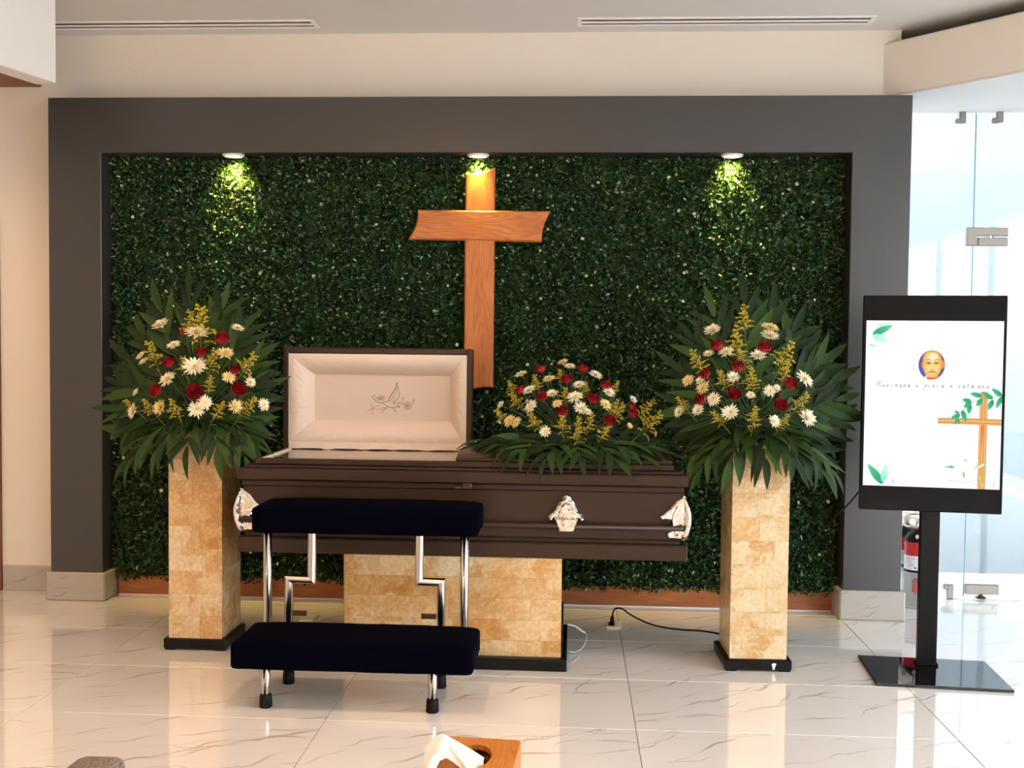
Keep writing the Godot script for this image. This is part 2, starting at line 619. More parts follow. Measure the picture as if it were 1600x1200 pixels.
func screen_image() -> ImageTexture:
	# the slide on the screen: white, watercolour leaves in the corners, oval portrait, a line of handwriting, a wooden cross with a vine
	var w := 584
	var h := 752
	var im := Image.create(w, h, false, Image.FORMAT_RGB8)
	im.fill(Color(0.995, 1.0, 0.99))
	var deep := c8(10, 150, 100)
	var mid := c8(40, 200, 120)
	var pale := c8(190, 245, 232)
	# corner leaves, top left
	watercolour_leaf(im, Vector2(28, 62), Vector2(110, 22), 15, deep, c8(90, 215, 150))
	watercolour_leaf(im, Vector2(26, 66), Vector2(98, 98), 16, c8(150, 240, 220), c8(215, 250, 244), 0.8)
	watercolour_leaf(im, Vector2(14, 108), Vector2(50, 120), 4, c8(150, 215, 195), pale, 0.7)
	watercolour_leaf(im, Vector2(40, 20), Vector2(130, 10), 7, pale, c8(225, 250, 245), 0.7)
	# bottom left
	watercolour_leaf(im, Vector2(86, 742), Vector2(20, 655), 16, deep, c8(80, 210, 150))
	watercolour_leaf(im, Vector2(86, 735), Vector2(100, 650), 14, c8(120, 230, 210), c8(215, 248, 240), 0.8)
	watercolour_leaf(im, Vector2(128, 740), Vector2(132, 715), 3, c8(140, 190, 160), pale, 0.7)
	# cross
	var o1 := c8(214, 142, 72)
	var o2 := c8(238, 188, 120)
	for i in 8:
		stroke(im, [Vector2(494 + i * 4, 316), Vector2(492 + i * 4.2, 600), Vector2(492 + i * 4, 751)], 2.6, o1.lerp(o2, 0.5 + 0.5 * sin(i * 2.3)), 0.9)
	stroke(im, [Vector2(505, 470), Vector2(503, 560)], 8, c8(232, 112, 40), 0.55, 2)
	for i in 6:
		stroke(im, [Vector2(318, 438 + i * 4.2), Vector2(450, 437 + i * 4.6), Vector2(583, 440 + i * 4.4)], 2.6, o2.lerp(o1, 0.5 + 0.5 * sin(i * 1.7 + 1.0)), 0.9)
	# the vine across its top
	var lv := [[583, 332, 540, 300], [583, 335, 560, 385], [545, 345, 500, 318], [545, 350, 528, 395], [500, 335, 450, 322], [500, 345, 478, 380], [455, 360, 418, 350], [455, 362, 425, 385], [450, 370, 445, 415], [418, 400, 435, 450], [410, 420, 372, 436], [405, 412, 385, 404], [398, 440, 388, 465], [400, 440, 408, 462]]
	for q in lv:
		watercolour_leaf(im, Vector2(q[0], q[1]), Vector2(q[2], q[3]), 10 if absf(q[0] - q[2]) + absf(q[1] - q[3]) > 45 else 5, c8(0, 150, 95), c8(40, 190, 150))
	stroke(im, [Vector2(583, 333), Vector2(530, 335), Vector2(460, 362), Vector2(405, 415), Vector2(392, 460)], 1.2, c8(120, 160, 70), 0.7)
	# grasses at its foot
	for q in [[350, 655, 392, 660], [392, 660, 372, 648], [430, 675, 434, 705], [470, 665, 505, 640], [440, 628, 436, 620]]:
		watercolour_leaf(im, Vector2(q[0], q[1]), Vector2(q[2], q[3]), 4, c8(150, 205, 150), c8(110, 170, 110), 0.7)
	stroke(im, [Vector2(365, 715), Vector2(440, 722), Vector2(505, 712), Vector2(548, 718)], 1.0, c8(160, 180, 170), 0.5)
	stroke(im, [Vector2(495, 690), Vector2(515, 745)], 3, c8(196, 220, 70), 0.7)
	stroke(im, [Vector2(515, 640), Vector2(470, 668)], 4, c8(250, 250, 230), 0.9)
	stroke(im, [Vector2(555, 742), Vector2(566, 715)], 2, c8(170, 210, 150), 0.6)
	# oval portrait of an older man: bald, glasses, moustache, blue jacket
	var c := Vector2(284, 198)
	var tmp := Image.create(w, h, false, Image.FORMAT_RGB8)
	tmp.fill(c8(92, 70, 150))
	blob(tmp, c + Vector2(-38, 62), 40, 50, 0.3, c8(70, 80, 190), 1.0)
	blob(tmp, c + Vector2(52, 66), 34, 46, -0.3, c8(88, 76, 120), 1.0)
	blob(tmp, c + Vector2(0, 76), 34, 40, 0, c8(236, 232, 246), 1.0)
	blob(tmp, c + Vector2(4, 68), 24, 34, 0, c8(226, 84, 48), 1.0)
	blob(tmp, c + Vector2(46, -2), 11, 18, 0.1, c8(240, 130, 90), 1.0)
	blob(tmp, c + Vector2(-36, 0), 8, 16, 0, c8(236, 120, 90), 1.0)
	blob(tmp, c + Vector2(3, -6), 42, 64, 0, c8(248, 150, 66), 1.0)
	blob(tmp, c + Vector2(2, 0), 33, 56, 0, c8(252, 214, 132), 1.0, 0.5)
	blob(tmp, c + Vector2(2, -36), 24, 18, 0, c8(255, 244, 200), 0.9, 0.8)
	blob(tmp, c + Vector2(-22, -42), 14, 24, 0.5, c8(250, 196, 90), 0.6, 0.8)
	for sx in [-1, 1]:
		var e := c + Vector2(3 + sx * 17, -8)
		blob(tmp, e, 10, 6, 0, c8(214, 128, 54), 0.9, 0.5)
		blob(tmp, e + Vector2(-2 * sx, -1), 4, 2.4, 0, c8(110, 66, 40), 0.9, 0.5)
		stroke(tmp, [e + Vector2(-11, -13), e + Vector2(0, -17), e + Vector2(11, -13)], 1.5, c8(150, 120, 76), 0.9)
		stroke(tmp, arc(e + Vector2(0, 1), 13, 9, 0, 360, 24), 0.8, c8(200, 170, 90), 0.9)
		stroke(tmp, [c + Vector2(3, 32), c + Vector2(3 + sx * 10, 31), c + Vector2(3 + sx * 21, 37)], 3.6, c8(180, 120, 56), 0.9, 1.5)
	stroke(tmp, arc(c + Vector2(3, 18), 9, 6, 10, 170), 1.3, c8(150, 110, 80), 0.9)
	stroke(tmp, [c + Vector2(-10, 44), c + Vector2(4, 47), c + Vector2(18, 44)], 1.3, c8(226, 150, 110), 0.9)
	for y in range(int(c.y) - 70, int(c.y) + 71):
		for x in range(int(c.x) - 60, int(c.x) + 61):
			var k := Vector2((x - c.x) / 56.0, (y - c.y) / 66.0).length()
			if k < 1.02:
				im.set_pixel(x, y, im.get_pixel(x, y).lerp(tmp.get_pixel(x, y), clampf((1.02 - k) * 30.0, 0, 1)))
	# the handwriting under it
	script_line(im, "Ruxinana e piera n zatmana", Vector2(48, 300), 26.0, 18.0, c8(128, 126, 124), 0.8)
	return ImageTexture.create_from_image(im)


func label_image() -> ImageTexture:
	var im := Image.create(512, 128, false, Image.FORMAT_RGB8)
	im.fill(c8(232, 234, 240))
	for row in 3:
		var y := 26 + row * 22
		for k in 40:
			if (k * 7 + row * 3) % 5 != 0:
				stroke(im, [Vector2(6 + k * 12.6, y), Vector2(13 + k * 12.6, y)], 2.4 if row == 0 else 1.6, c8(90, 96, 112), 0.75)
	for k in 4:
		stroke(im, arc(Vector2(70 + k * 128, 98), 22, 12, 190, 340), 2.0, c8(120, 122, 136), 0.8)
		blob(im, Vector2(98 + k * 128, 104), 8, 8, 0, c8(128, 60, 66), 0.85)
	return ImageTexture.create_from_image(im)


# ================= materials =================
func make_materials() -> void:
	M.wall = mat(c8(232, 224, 212), 0.75)
	M.wall.normal_enabled = true
	M.wall.normal_texture = noise_normal(0.08, 1.0, 3)
	M.wall.normal_scale = 0.25
	triplanar(M.wall, Vector3(1.6, 1.6, 1.6), true)
	M.white = mat(c8(246, 244, 241), 0.7)
	M.ceiling = mat(c8(232, 230, 226), 0.8)
	M.grey = mat(c8(53, 52, 52), 0.33, 0.0, 0.6)
	M.grey.normal_enabled = true
	M.grey.normal_texture = M.wall.normal_texture
	M.grey.normal_scale = 0.12
	triplanar(M.grey, Vector3(1.6, 1.6, 1.6), true)
	M.marble = mat(c8(255, 255, 255), 0.04, 0.0, 0.72)
	M.marble.clearcoat_enabled = true
	M.marble.clearcoat = 0.7
	M.marble.clearcoat_roughness = 0.03
	M.marble.albedo_texture = marble_image(2048, 1024, 4, 4)
	M.marble_block = mat(c8(188, 185, 181), 0.2)
	M.marble_block.albedo_texture = M.marble.albedo_texture
	triplanar(M.marble_block, Vector3(0.45, 0.9, 0.45), true)
	M.grout = mat(c8(112, 104, 95), 0.9)
	M.woodceil = mat(c8(128, 78, 48), 0.5)
	M.wood = mat(Color.WHITE, 0.38)
	M.wood.albedo_texture = wood_image(256, 1024, c8(150, 76, 32), c8(198, 114, 55), c8(214, 134, 74), 11, 34.0)
	M.wood_h = M.wood
	M.plank = mat(Color.WHITE, 0.5)
	M.plank.albedo_texture = wood_image(128, 1024, c8(120, 66, 34), c8(166, 98, 56), c8(186, 118, 72), 21, 30.0)
	M.oak = mat(Color.WHITE, 0.4)
	M.oak.albedo_texture = wood_image(256, 256, c8(146, 78, 22), c8(190, 114, 40), c8(204, 130, 54), 41, 60.0)
	triplanar(M.oak, Vector3(5, 5, 5))
	M.onyx = []
	var ot := onyx_image(768)
	for c in [c8(230, 228, 222), c8(228, 216, 198), c8(232, 222, 204), c8(222, 204, 176), c8(218, 184, 138)]:
		var m := mat(c, 0.16, 0.0, 0.5)
		m.albedo_texture = ot
		M.onyx.append(m)
	M.bed = mat(c8(206, 176, 130), 0.7)
	M.black = mat(c8(9, 9, 9), 0.35, 0.0, 0.32)
	M.black_gloss = mat(c8(9, 9, 12), 0.04, 0.0, 0.7)
	M.screen_glass = mat(c8(6, 6, 9), 0.05, 0.0, 0.32)
	M.rubber = mat(c8(10, 10, 10), 0.55, 0.0, 0.3)
	M.chrome = mat(c8(232, 228, 222), 0.14, 1.0)
	M.steel = mat(c8(196, 190, 184), 0.2, 1.0)
	M.brushed = mat(c8(140, 134, 128), 0.42, 0.85)
	M.nickel = mat(c8(236, 232, 226), 0.1, 1.0)
	M.nickel.normal_enabled = true
	M.nickel.normal_texture = noise_normal(0.012, 14.0, 91)
	M.nickel.normal_scale = 0.4
	triplanar(M.nickel, Vector3(5, 5, 5))
	M.vent = mat(c8(253, 251, 248), 0.4)
	M.bronze = mat(c8(56, 40, 30), 0.34, 0.1, 0.3)
	M.bronze.clearcoat_enabled = true
	M.bronze.clearcoat = 0.2
	M.bronze.clearcoat_roughness = 0.15
	M.bracket = mat(c8(84, 58, 38), 0.4, 0.6)
	M.velvet = mat(c8(3, 3, 14), 0.95, 0.0, 0.1)
	M.velvet.rim_enabled = true
	M.velvet.rim = 0.05
	M.velvet.rim_tint = 0.7
	M.cloth = mat(c8(224, 205, 188), 0.6)
	M.cloth.rim_enabled = true
	M.cloth.rim = 0.3
	M.cloth.normal_enabled = true
	M.cloth.normal_texture = noise_normal(0.02, 3.0, 61)
	M.cloth.normal_scale = 0.5
	triplanar(M.cloth, Vector3(3, 3, 3))
	M.dove = mat(Color.WHITE, 0.7)
	M.dove.albedo_texture = dove_image()
	M.glass = mat(Color(0.80, 0.93, 0.97, 0.12), 0.02)
	M.glass.transparency = BaseMaterial3D.TRANSPARENCY_ALPHA
	M.glass_edge = mat(c8(120, 168, 178), 0.1)
	M.cover = mat(Color(0.2, 0.17, 0.15, 0.22), 0.02)
	M.cover.transparency = BaseMaterial3D.TRANSPARENCY_ALPHA
	M.box_leaf = mat(c8(255, 255, 255), 0.24, 0.0, 0.8)
	M.box_leaf.vertex_color_use_as_albedo = true
	M.box_back = mat(c8(50, 76, 44), 0.8)
	M.blossom = mat(c8(226, 224, 168), 0.6)
	M.blossom.backlight_enabled = true
	M.blossom.backlight = Color(0.3, 0.3, 0.2)
	M.leaf = []
	for c in [c8(30, 50, 22), c8(40, 64, 26), c8(25, 42, 21), c8(50, 74, 30)]:
		var m := mat(c, 0.5, 0.0, 0.3)
		m.backlight_enabled = true
		m.backlight = Color(0.10, 0.16, 0.05)
		M.leaf.append(m)
	M.stem = mat(c8(58, 80, 38), 0.55)
	M.mum = []
	for c in [c8(246, 238, 208), c8(250, 244, 222), c8(240, 220, 160)]:
		var m := mat(c, 0.6)
		m.backlight_enabled = true
		m.backlight = Color(0.35, 0.32, 0.2)
		M.mum.append(m)
	M.mum_heart = mat(c8(228, 206, 96), 0.7)
	M.rose = mat(c8(150, 8, 20), 0.5)
	M.rose.rim_enabled = true
	M.rose.rim = 0.2
	M.gold = mat(c8(198, 176, 50), 0.7)
	M.gold_green = mat(c8(120, 122, 46), 0.65)
	M.foam = mat(c8(30, 46, 28), 0.95)
	M.plastic = mat(c8(232, 230, 224), 0.35)
	M.red = mat(c8(190, 22, 34), 0.25)
	M.tissue = mat(c8(232, 224, 218), 0.9)
	M.tissue.backlight_enabled = true
	M.tissue.backlight = Color(0.3, 0.28, 0.26)
	M.tweed = mat(Color.WHITE, 0.95)
	M.tweed.albedo_texture = speckle_image(128, [c8(62, 52, 46), c8(112, 98, 88), c8(150, 138, 128), c8(92, 78, 68)], 0.12, 71)
	triplanar(M.tweed, Vector3(9, 9, 9))
	M.concrete = mat(c8(176, 176, 174), 0.85)
	M.facade = mat(c8(106, 115, 120), 0.85)
	M.paving = mat(c8(82, 88, 91), 0.85)
	M.lamp = mat(c8(255, 240, 214), 0.5)
	M.lamp.emission_enabled = true
	M.lamp.emission = c8(255, 232, 180)
	M.lamp.emission_energy_multiplier = 6.0


# ================= the room =================
func build_room() -> void:
	# floor: porcelain slabs 1.2 x 0.6 m on a grout bed
	var fl := struct_root("floor", "polished white marble-look tile floor with thin grey veins", "floor")
	part(fl, "grout_bed", boxm(Vector3(-5.2, -0.2, -0.75), Vector3(4.6, -0.004, 8.3), 0.001), M.grout)
	var x0 := 0.2584
	var z0 := 1.7352
	var shapes := []
	for k in 16:
		shapes.append(floor_tile(Vector2(1.2, 0.6), Vector2(k % 4, k / 4) * 0.25))
	for i in range(-5, 4):
		for j in range(-5, 11):
			var cx := x0 + (i + 0.5) * 1.2
			var cz := z0 + (j + 0.5) * 0.6
			if cx < -5.2 or cz < -1.2:
				continue
			part(fl, "tile", shapes[(i * 5 + j * 7 + 160 + (j * j) % 3) % 16], M.marble, Transform3D(Basis(), Vector3(cx, 0, cz)))
	# shell
	struct("wall_back", "plain cream wall above and left of the grey niche frame", "wall", boxm(Vector3(-5.2, 0, -0.55), Vector3(1.765, 3.4, -0.2), 0.002), M.wall)
	struct("wall_left", "plain cream side wall beyond the wooden door at far left", "wall", boxm(Vector3(-5.4, 0, -0.55), Vector3(-5.2, 3.4, 8.3), 0.002), M.wall)
	var st := ST()
	bx(st, Vector3(-5.4, 0, 8.2), Vector3(4.6, 3.4, 8.4), 0.002)
	struct("wall_front", "plain cream wall behind the viewer", "wall", done(st), M.wall)
	st = ST()
	bx(st, Vector3(4.4, SOFFIT, 1.6), Vector3(4.6, 3.4, 8.2), 0.002)
	bx(st, Vector3(4.4, 0, -0.75), Vector3(4.6, 3.4, 1.6), 0.002)
	struct("wall_right", "plain cream wall around the side glazing", "wall", done(st), M.wall)
	struct("ceiling", "flat white plaster ceiling with two linear air vents", "ceiling", boxm(Vector3(-5.4, CEIL, -0.75), Vector3(4.6, CEIL + 0.2, 8.4), 0.002), M.ceiling)
	st = ST()
	bx(st, Vector3(1.6, SOFFIT + 0.002, -0.57), Vector3(4.6, 3.4, -0.5), 0.002)
	struct("trim_4", "cream lintel above the glass front, hidden behind the slanted bulkhead", "lintel", done(st), M.wall)
	# slanted bulkhead over the glass corner, its top clear of the ceiling
	st = ST()
	var a := Vector2(1.765, -0.10)
	var d := Vector2(0.425, 0.46).normalized()
	var n := Vector2(d.y, -d.x)
	var mid := a + d * 1.79 + n * 0.05
	cbox(st, Vector3(mid.x, (SOFFIT + 3.126) * 0.5, mid.y), Vector3(4.18, 3.114 - SOFFIT, 0.10), 0.010, Basis(Vector3.UP, -d.angle()))
	struct("trim_1", "cream slanted bulkhead with a dark gap under the ceiling at upper right", "bulkhead", done(st), M.wall)
	st = ST()
	extrude(st, [Vector2(1.74, 0.55), Vector2(1.74, 0.13), Vector2(1.765, 0.103), Vector2(4.4, -2.749), Vector2(4.4, 0.6)], 0.006, Transform3D(Basis(Vector3.RIGHT, -PI / 2), Vector3(0, SOFFIT, 0)))
	struct("trim_2", "white dropped soffit over the glass door", "soffit", done(st), mat(c8(232, 234, 235), 0.75))
	# bulkhead board at the left
	st = ST()
	var p := Vector2(-2.6116, 0.5006)
	var e := Vector2(-0.26, 0.965).normalized()
	var nn := Vector2(-e.y, e.x)
	mid = p + e * 1.5 + nn * 0.06
	cbox(st, Vector3(mid.x, (2.75 + CEIL) * 0.5, mid.y), Vector3(3.0, CEIL - 2.75, 0.12), 0.004, Basis(Vector3.UP, -e.angle()))
	struct("trim_3", "white hanging bulkhead board at the upper left corner", "bulkhead", done(st), M.white)
	# low wooden ceiling beyond it
	st = ST()
	extrude(st, [Vector2(-5.2, 0.2), Vector2(-3.05, 0.2), Vector2(-3.05, -0.6), Vector2(-3.55, -2.7), Vector2(-5.2, -2.7)], 0.03, Transform3D(Basis(Vector3.RIGHT, -PI / 2), Vector3(0, 2.90, 0)))
	struct("trim_5", "brown wooden low ceiling behind the white bulkhead", "ceiling", done(st), M.woodceil)
	struct("baseboard_back", "marble baseboard on the cream wall left of the grey frame", "baseboard", boxm(Vector3(-3.295, 0, -0.2), Vector3(-2.935, 0.145, -0.185), 0.003), M.marble_block)
	# wooden door at the far left
	var dr := struct_root("door_1", "brown wooden door edge at the far left of the wall", "door", Vector3(-3.3, 0, -0.2))
	part(dr, "door_frame", boxm(Vector3(-0.09, 0, 0.0), Vector3(0.0, 2.15, 0.02), 0.003), M.woodceil)
	part(dr, "door_leaf", boxm(Vector3(-1.0, 0.01, 0.0), Vector3(-0.09, 2.08, 0.012), 0.003), M.woodceil)
	part(dr, "door_frame", boxm(Vector3(-1.09, 0, 0.0), Vector3(-1.0, 2.15, 0.02), 0.003), M.woodceil)
	part(dr, "lintel", boxm(Vector3(-1.0, 2.08, 0.0), Vector3(-0.09, 2.15, 0.02), 0.003), M.woodceil)
	# outside
	struct("ground", "pale paving outside the glass front", "ground", boxm(Vector3(-12, -0.3, -14), Vector3(16, -0.21, 14), 0.001), M.concrete)
	struct("path", "grey paving strip outside the glass door at floor level", "paving", boxm(Vector3(1.2, -0.2, -5.5), Vector3(10, -0.012, -0.76), 0.002), M.paving)
	struct("terrace", "pale terrace outside the side glazing", "paving", boxm(Vector3(4.62, -0.2, -0.7), Vector3(10, -0.012, 12), 0.002), M.concrete)
	struct("wall_outside", "blue-grey painted wall outside beyond the glass door", "wall", boxm(Vector3(-1, -0.2, -5.8), Vector3(14, 8.0, -5.5), 0.01), M.facade)
	struct("canopy", "white flat canopy outside over the glass door", "canopy", boxm(Vector3(0.6, 2.86, -3.0), Vector3(6.5, 3.1, -0.572), 0.01), mat(c8(244, 246, 247), 0.8))
	# linear vents
	vent(Vector3(-3.0, CEIL, -0.08), Vector3(-1.41, CEIL, 0.065), "long white slot air vent in the ceiling, the left one")
	vent(Vector3(0.0, CEIL, -0.08), Vector3(1.565, CEIL, 0.065), "long white slot air vent in the ceiling, the right one")


func floor_tile(s: Vector2, uv: Vector2) -> ArrayMesh:
	var st := ST()
	var hx := s.x / 2 - 0.0014
	var hz := s.y / 2 - 0.0014
	var b := 0.0012
	var U := func(x: float, z: float) -> Vector2:
		return uv + Vector2((x / s.x + 0.5) * 0.246 + 0.002, (z / s.y + 0.5) * 0.246 + 0.002)
	var T := [Vector3(-hx + b, 0, hz - b), Vector3(hx - b, 0, hz - b), Vector3(hx - b, 0, -hz + b), Vector3(-hx + b, 0, -hz + b)]
	var E := [Vector3(-hx, -b, hz), Vector3(hx, -b, hz), Vector3(hx, -b, -hz), Vector3(-hx, -b, -hz)]
	var B := []
	var tu := []
	for k in 4:
		B.append(E[k] + Vector3(0, -0.004, 0))
		tu.append(U.call(T[k].x, T[k].z))
	uquad(st, T, tu)
	for k in 4:
		var j := (k + 1) % 4
		uquad(st, [E[k], E[j], T[j], T[k]], [tu[k], tu[j], tu[j], tu[k]])
		uquad(st, [B[k], B[j], E[j], E[k]], [tu[k], tu[j], tu[j], tu[k]])
	return done(st)


func vent(lo: Vector3, hi: Vector3, label: String) -> void:
	var t := thing("air_vent", label, "air vent", Vector3((lo.x + hi.x) / 2, CEIL, (lo.z + hi.z) / 2), 0.0, "ceiling air vents")
	var hx := (hi.x - lo.x) / 2
	var hz := (hi.z - lo.z) / 2
	var st := ST()
	for s in [-1.0, 1.0]:
		bx(st, Vector3(-hx, -0.006, s * hz - 0.0125 - s * 0.0125), Vector3(hx, 0.0, s * hz + 0.0125 - s * 0.0125), 0.002)
		bx(st, Vector3(s * hx - 0.0125 - s * 0.0125, -0.006, -hz + 0.025), Vector3(s * hx + 0.0125 - s * 0.0125, 0.0, hz - 0.025), 0.002)
	part(t, "frame", done(st), M.vent)
	part(t, "duct", boxm(Vector3(-hx + 0.025, -0.0015, -hz + 0.025), Vector3(hx - 0.025, -0.0005, hz - 0.025), 0.0002), M.black)
	part(t, "slat", boxm(Vector3(-hx + 0.025, -0.007, -0.014), Vector3(hx - 0.025, -0.0015, 0.014), 0.002), M.vent)


func build_room_lamps() -> void:
	# the room's own warm downlights: a row near the niche, more over the seats, one beyond the left bulkhead
	var spots := [[-2.3, 2.6, DOWN], [-0.8, 2.6, DOWN], [-2.3, 5.0, DOWN], [0.7, 6.0, DOWN]]
	for s in spots:
		room_lamp(Vector3(s[0], CEIL, s[1]), s[2], "round recessed ceiling lamp above the seating side of the room")
	room_lamp(Vector3(-3.5, 2.90, 0.85), LOW, "round recessed lamp in the low brown ceiling at left")
	wall_lamp(Vector3(-1.5, 2.2, 8.2), PI, FRONT, "warm white globe lamp on the wall opposite the niche")


func wall_lamp(at: Vector3, turn: float, energy: float, label: String) -> void:
	var t := thing("wall_lamp", label, "wall lamp", at, turn)
	var st := ST(0)
	lathe(st, [Vector2(0.0, 0.0), Vector2(0.06, 0.0), Vector2(0.06, 0.012), Vector2(0.015, 0.02), Vector2(0.012, 0.1), Vector2(0.0, 0.1)], 20, Transform3D(Basis(Vector3.RIGHT, PI / 2), Vector3(0, 0, 0.001)))
	part(t, "bracket", done(st), M.brushed)
	st = ST(0)
	var prof := []
	for i in 13:
		var a := PI * (i / 12.0 - 0.5)
		prof.append(Vector2(maxf(0.0, cos(a) * 0.1), sin(a) * 0.1))
	lathe(st, prof, 24, Transform3D(Basis(), Vector3(0, 0.0, 0.19)))
	part(t, "lamp_globe", done(st), M.lamp)
	var l := OmniLight3D.new()
	l.name = "lamp_light"
	l.position = Vector3(0, 0, 0.19)
	l.light_size = 0.08
	l.omni_range = 14.0
	l.omni_attenuation = 2.0
	l.light_color = Color(1.0, 0.80, 0.60)
	l.light_energy = energy
	l.shadow_enabled = true
	t.add_child(l, true)


func room_lamp(at: Vector3, energy: float, label: String) -> void:
	var t := thing("ceiling_lamp", label, "ceiling lamp", at, 0.0, "recessed ceiling lamps")
	var st := ST(0)
	lathe(st, [Vector2(0.055, -0.001), Vector2(0.062, -0.008), Vector2(0.075, -0.006), Vector2(0.08, 0.0)], 24)
	part(t, "ring", done(st), M.white)
	st = ST(0)
	lathe(st, [Vector2(0.0, -0.004), Vector2(0.056, -0.002)], 24)
	part(t, "lamp_lens", done(st), M.lamp)
	var l := SpotLight3D.new()
	l.name = "lamp_light"
	l.position = Vector3(0, -0.02, 0)
	l.rotation.x = -PI / 2
	l.spot_angle = 75.0
	l.spot_angle_attenuation = 1.0
	l.spot_range = 14.0
	l.spot_attenuation = 2.0
	l.light_size = 0.06
	l.light_color = Color(1.0, 0.80, 0.60)
	l.light_energy = energy
	l.shadow_enabled = true
	t.add_child(l, true)


# ================= niche with boxwood =================
func build_niche() -> void:
	var st := ST()
	extrude(st, [Vector2(-2.911, 0), Vector2(-2.612, 0), Vector2(-2.612, 2.493), Vector2(1.464, 2.493), Vector2(1.464, 0), Vector2(1.771, 0), Vector2(1.771, 2.794), Vector2(-2.911, 2.794)], 0.2, Transform3D(Basis(), Vector3(0, 0, -0.2)), 0.003)
	struct("wall_niche", "dark grey painted frame standing proud around the boxwood niche", "wall frame", done(st), M.grey)
	for k in 2:
		var x0: float = [-2.911, 1.464][k]
		var x1: float = [-2.612, 1.771][k]
		st = ST()
		bx(st, Vector3(x0 - 0.02, 0, -0.19), Vector3(x1 + 0.02, 0.16, 0.025), 0.008)
		struct(["baseboard_left", "baseboard_right"][k], ["marble plinth block at the foot of the grey frame's left post", "marble plinth block at the foot of the grey frame's right post"][k], "baseboard", done(st), M.marble_block)
	# plank along the floor
	st = ST()
	var L := 4.03
	var pk := thing("kick_board", "orange-brown wooden plank along the floor under the boxwood wall", "plank", Vector3(-0.572, 0, -0.17))
	uquad(st, [Vector3(-L / 2, 0, 0.02), Vector3(L / 2, 0, 0.02), Vector3(L / 2, 0.115, 0.02), Vector3(-L / 2, 0.115, 0.02)], [Vector2(0, 0), Vector2(0, 4), Vector2(1, 4), Vector2(1, 0)])
	uquad(st, [Vector3(-L / 2, 0.115, 0.02), Vector3(L / 2, 0.115, 0.02), Vector3(L / 2, 0.115, -0.02), Vector3(-L / 2, 0.115, -0.02)], [Vector2(0, 0), Vector2(0, 4), Vector2(0.2, 4), Vector2(0.2, 0)])
	part(pk, "board", done(st), M.plank)
	part(pk, "seal", boxm(Vector3(-L / 2, 0, 0.018), Vector3(L / 2, 0.008, 0.026), 0.002), M.white)
	# boxwood panels
	var bw := thing("boxwood_wall", "dark green artificial boxwood foliage with tiny pale blossoms filling the niche", "hedge panel", Vector3(-0.574, 0.0, -0.2))
	part(bw, "backing", boxm(Vector3(-2.03, 0.118, 0.002), Vector3(2.03, 2.49, 0.035), 0.002), M.box_back)
	var r := RandomNumberGenerator.new()
	r.seed = 17
	for v in 3:
		var mm := MultiMesh.new()
		mm.transform_format = MultiMesh.TRANSFORM_3D
		mm.use_colors = true
		mm.mesh = sprig_mesh(r, v)
		var places := []
		var step := 0.045
		for i in range(int(4.04 / step) + 1):
			for j in range(int(2.38 / step) + 1):
				var pt := Vector3(-2.01 + i * step + r.randf_range(-0.02, 0.02), 0.137 + j * step + r.randf_range(-0.02, 0.02), 0.045 + r.randf_range(-0.008, 0.022))
				if absf(pt.x) > 2.02 or pt.y > 2.475:
					continue
				places.append(pt)
		mm.instance_count = places.size()
		for i in places.size():
			var b := Basis(Vector3(0, 0, 1), r.randf_range(0, TAU)) * Basis(Vector3.RIGHT, r.randf_range(-0.4, 0.4)) * Basis(Vector3.UP, r.randf_range(-0.4, 0.4))
			mm.set_instance_transform(i, Transform3D(b.scaled(Vector3.ONE * r.randf_range(0.85, 1.2)), places[i]))
			var k := r.randf_range(0.55, 1.35)
			var y := r.randf_range(0, 1)
			mm.set_instance_color(i, Color((0.018 + 0.024 * y) * k, (0.070 + 0.02 * y) * k, (0.028 - 0.008 * y) * k))
		var mi := MultiMeshInstance3D.new()
		mi.name = "foliage"
		mi.multimesh = mm
		mi.material_override = M.box_leaf
		mi.set_meta("kind", "stuff")
		bw.add_child(mi, true)
	var bm := MultiMesh.new()
	bm.transform_format = MultiMesh.TRANSFORM_3D
	bm.mesh = blossom_mesh()
	bm.instance_count = 290
	for i in 290:
		var pt := Vector3(r.randf_range(-1.98, 1.98), r.randf_range(0.2, 2.44), 0.098 + r.randf_range(-0.008, 0.01))
		var b := Basis(Vector3(r.randf_range(-0.5, 0.5), r.randf_range(-0.5, 0.5), 1).normalized(), r.randf_range(0, TAU)) * Basis(Vector3.RIGHT, r.randf_range(-0.5, 0.5))
		bm.set_instance_transform(i, Transform3D(b.scaled(Vector3.ONE * r.randf_range(0.75, 1.25)), pt))
	var bi := MultiMeshInstance3D.new()
	bi.name = "blossoms"
	bi.multimesh = bm
	bi.material_override = M.blossom
	bi.set_meta("kind", "stuff")
	bw.add_child(bi, true)
	# three downlights under the head of the frame
	for k in 3:
		var x: float = [-1.893, -0.53, 0.845][k]
		var t := thing("downlight", ["small round lit downlight in the niche head above the left flowers", "small round lit downlight in the niche head above the wooden cross", "small round lit downlight in the niche head above the right flowers"][k], "downlight", Vector3(x, 2.493, -0.075), 0.0, "niche downlights")
		st = ST(0)
		lathe(st, [Vector2(0.046, -0.002), Vector2(0.048, -0.010), Vector2(0.056, -0.008), Vector2(0.06, 0.0)], 24)
		part(t, "ring", done(st), M.white)
		st = ST(0)
		lathe(st, [Vector2(0.0, -0.012), Vector2(0.03, -0.010), Vector2(0.047, -0.004)], 24)
		part(t, "lamp_lens", done(st), M.lamp)
		var l := SpotLight3D.new()
		l.name = "downlight_light"
		l.position = Vector3(0, -0.018, 0)
		l.rotation.x = -PI / 2 + deg_to_rad(33.0)
		l.spot_angle = 46.0
		l.spot_angle_attenuation = 1.0
		l.spot_range = 12.0
		l.spot_attenuation = 2.0
		l.light_size = 0.05
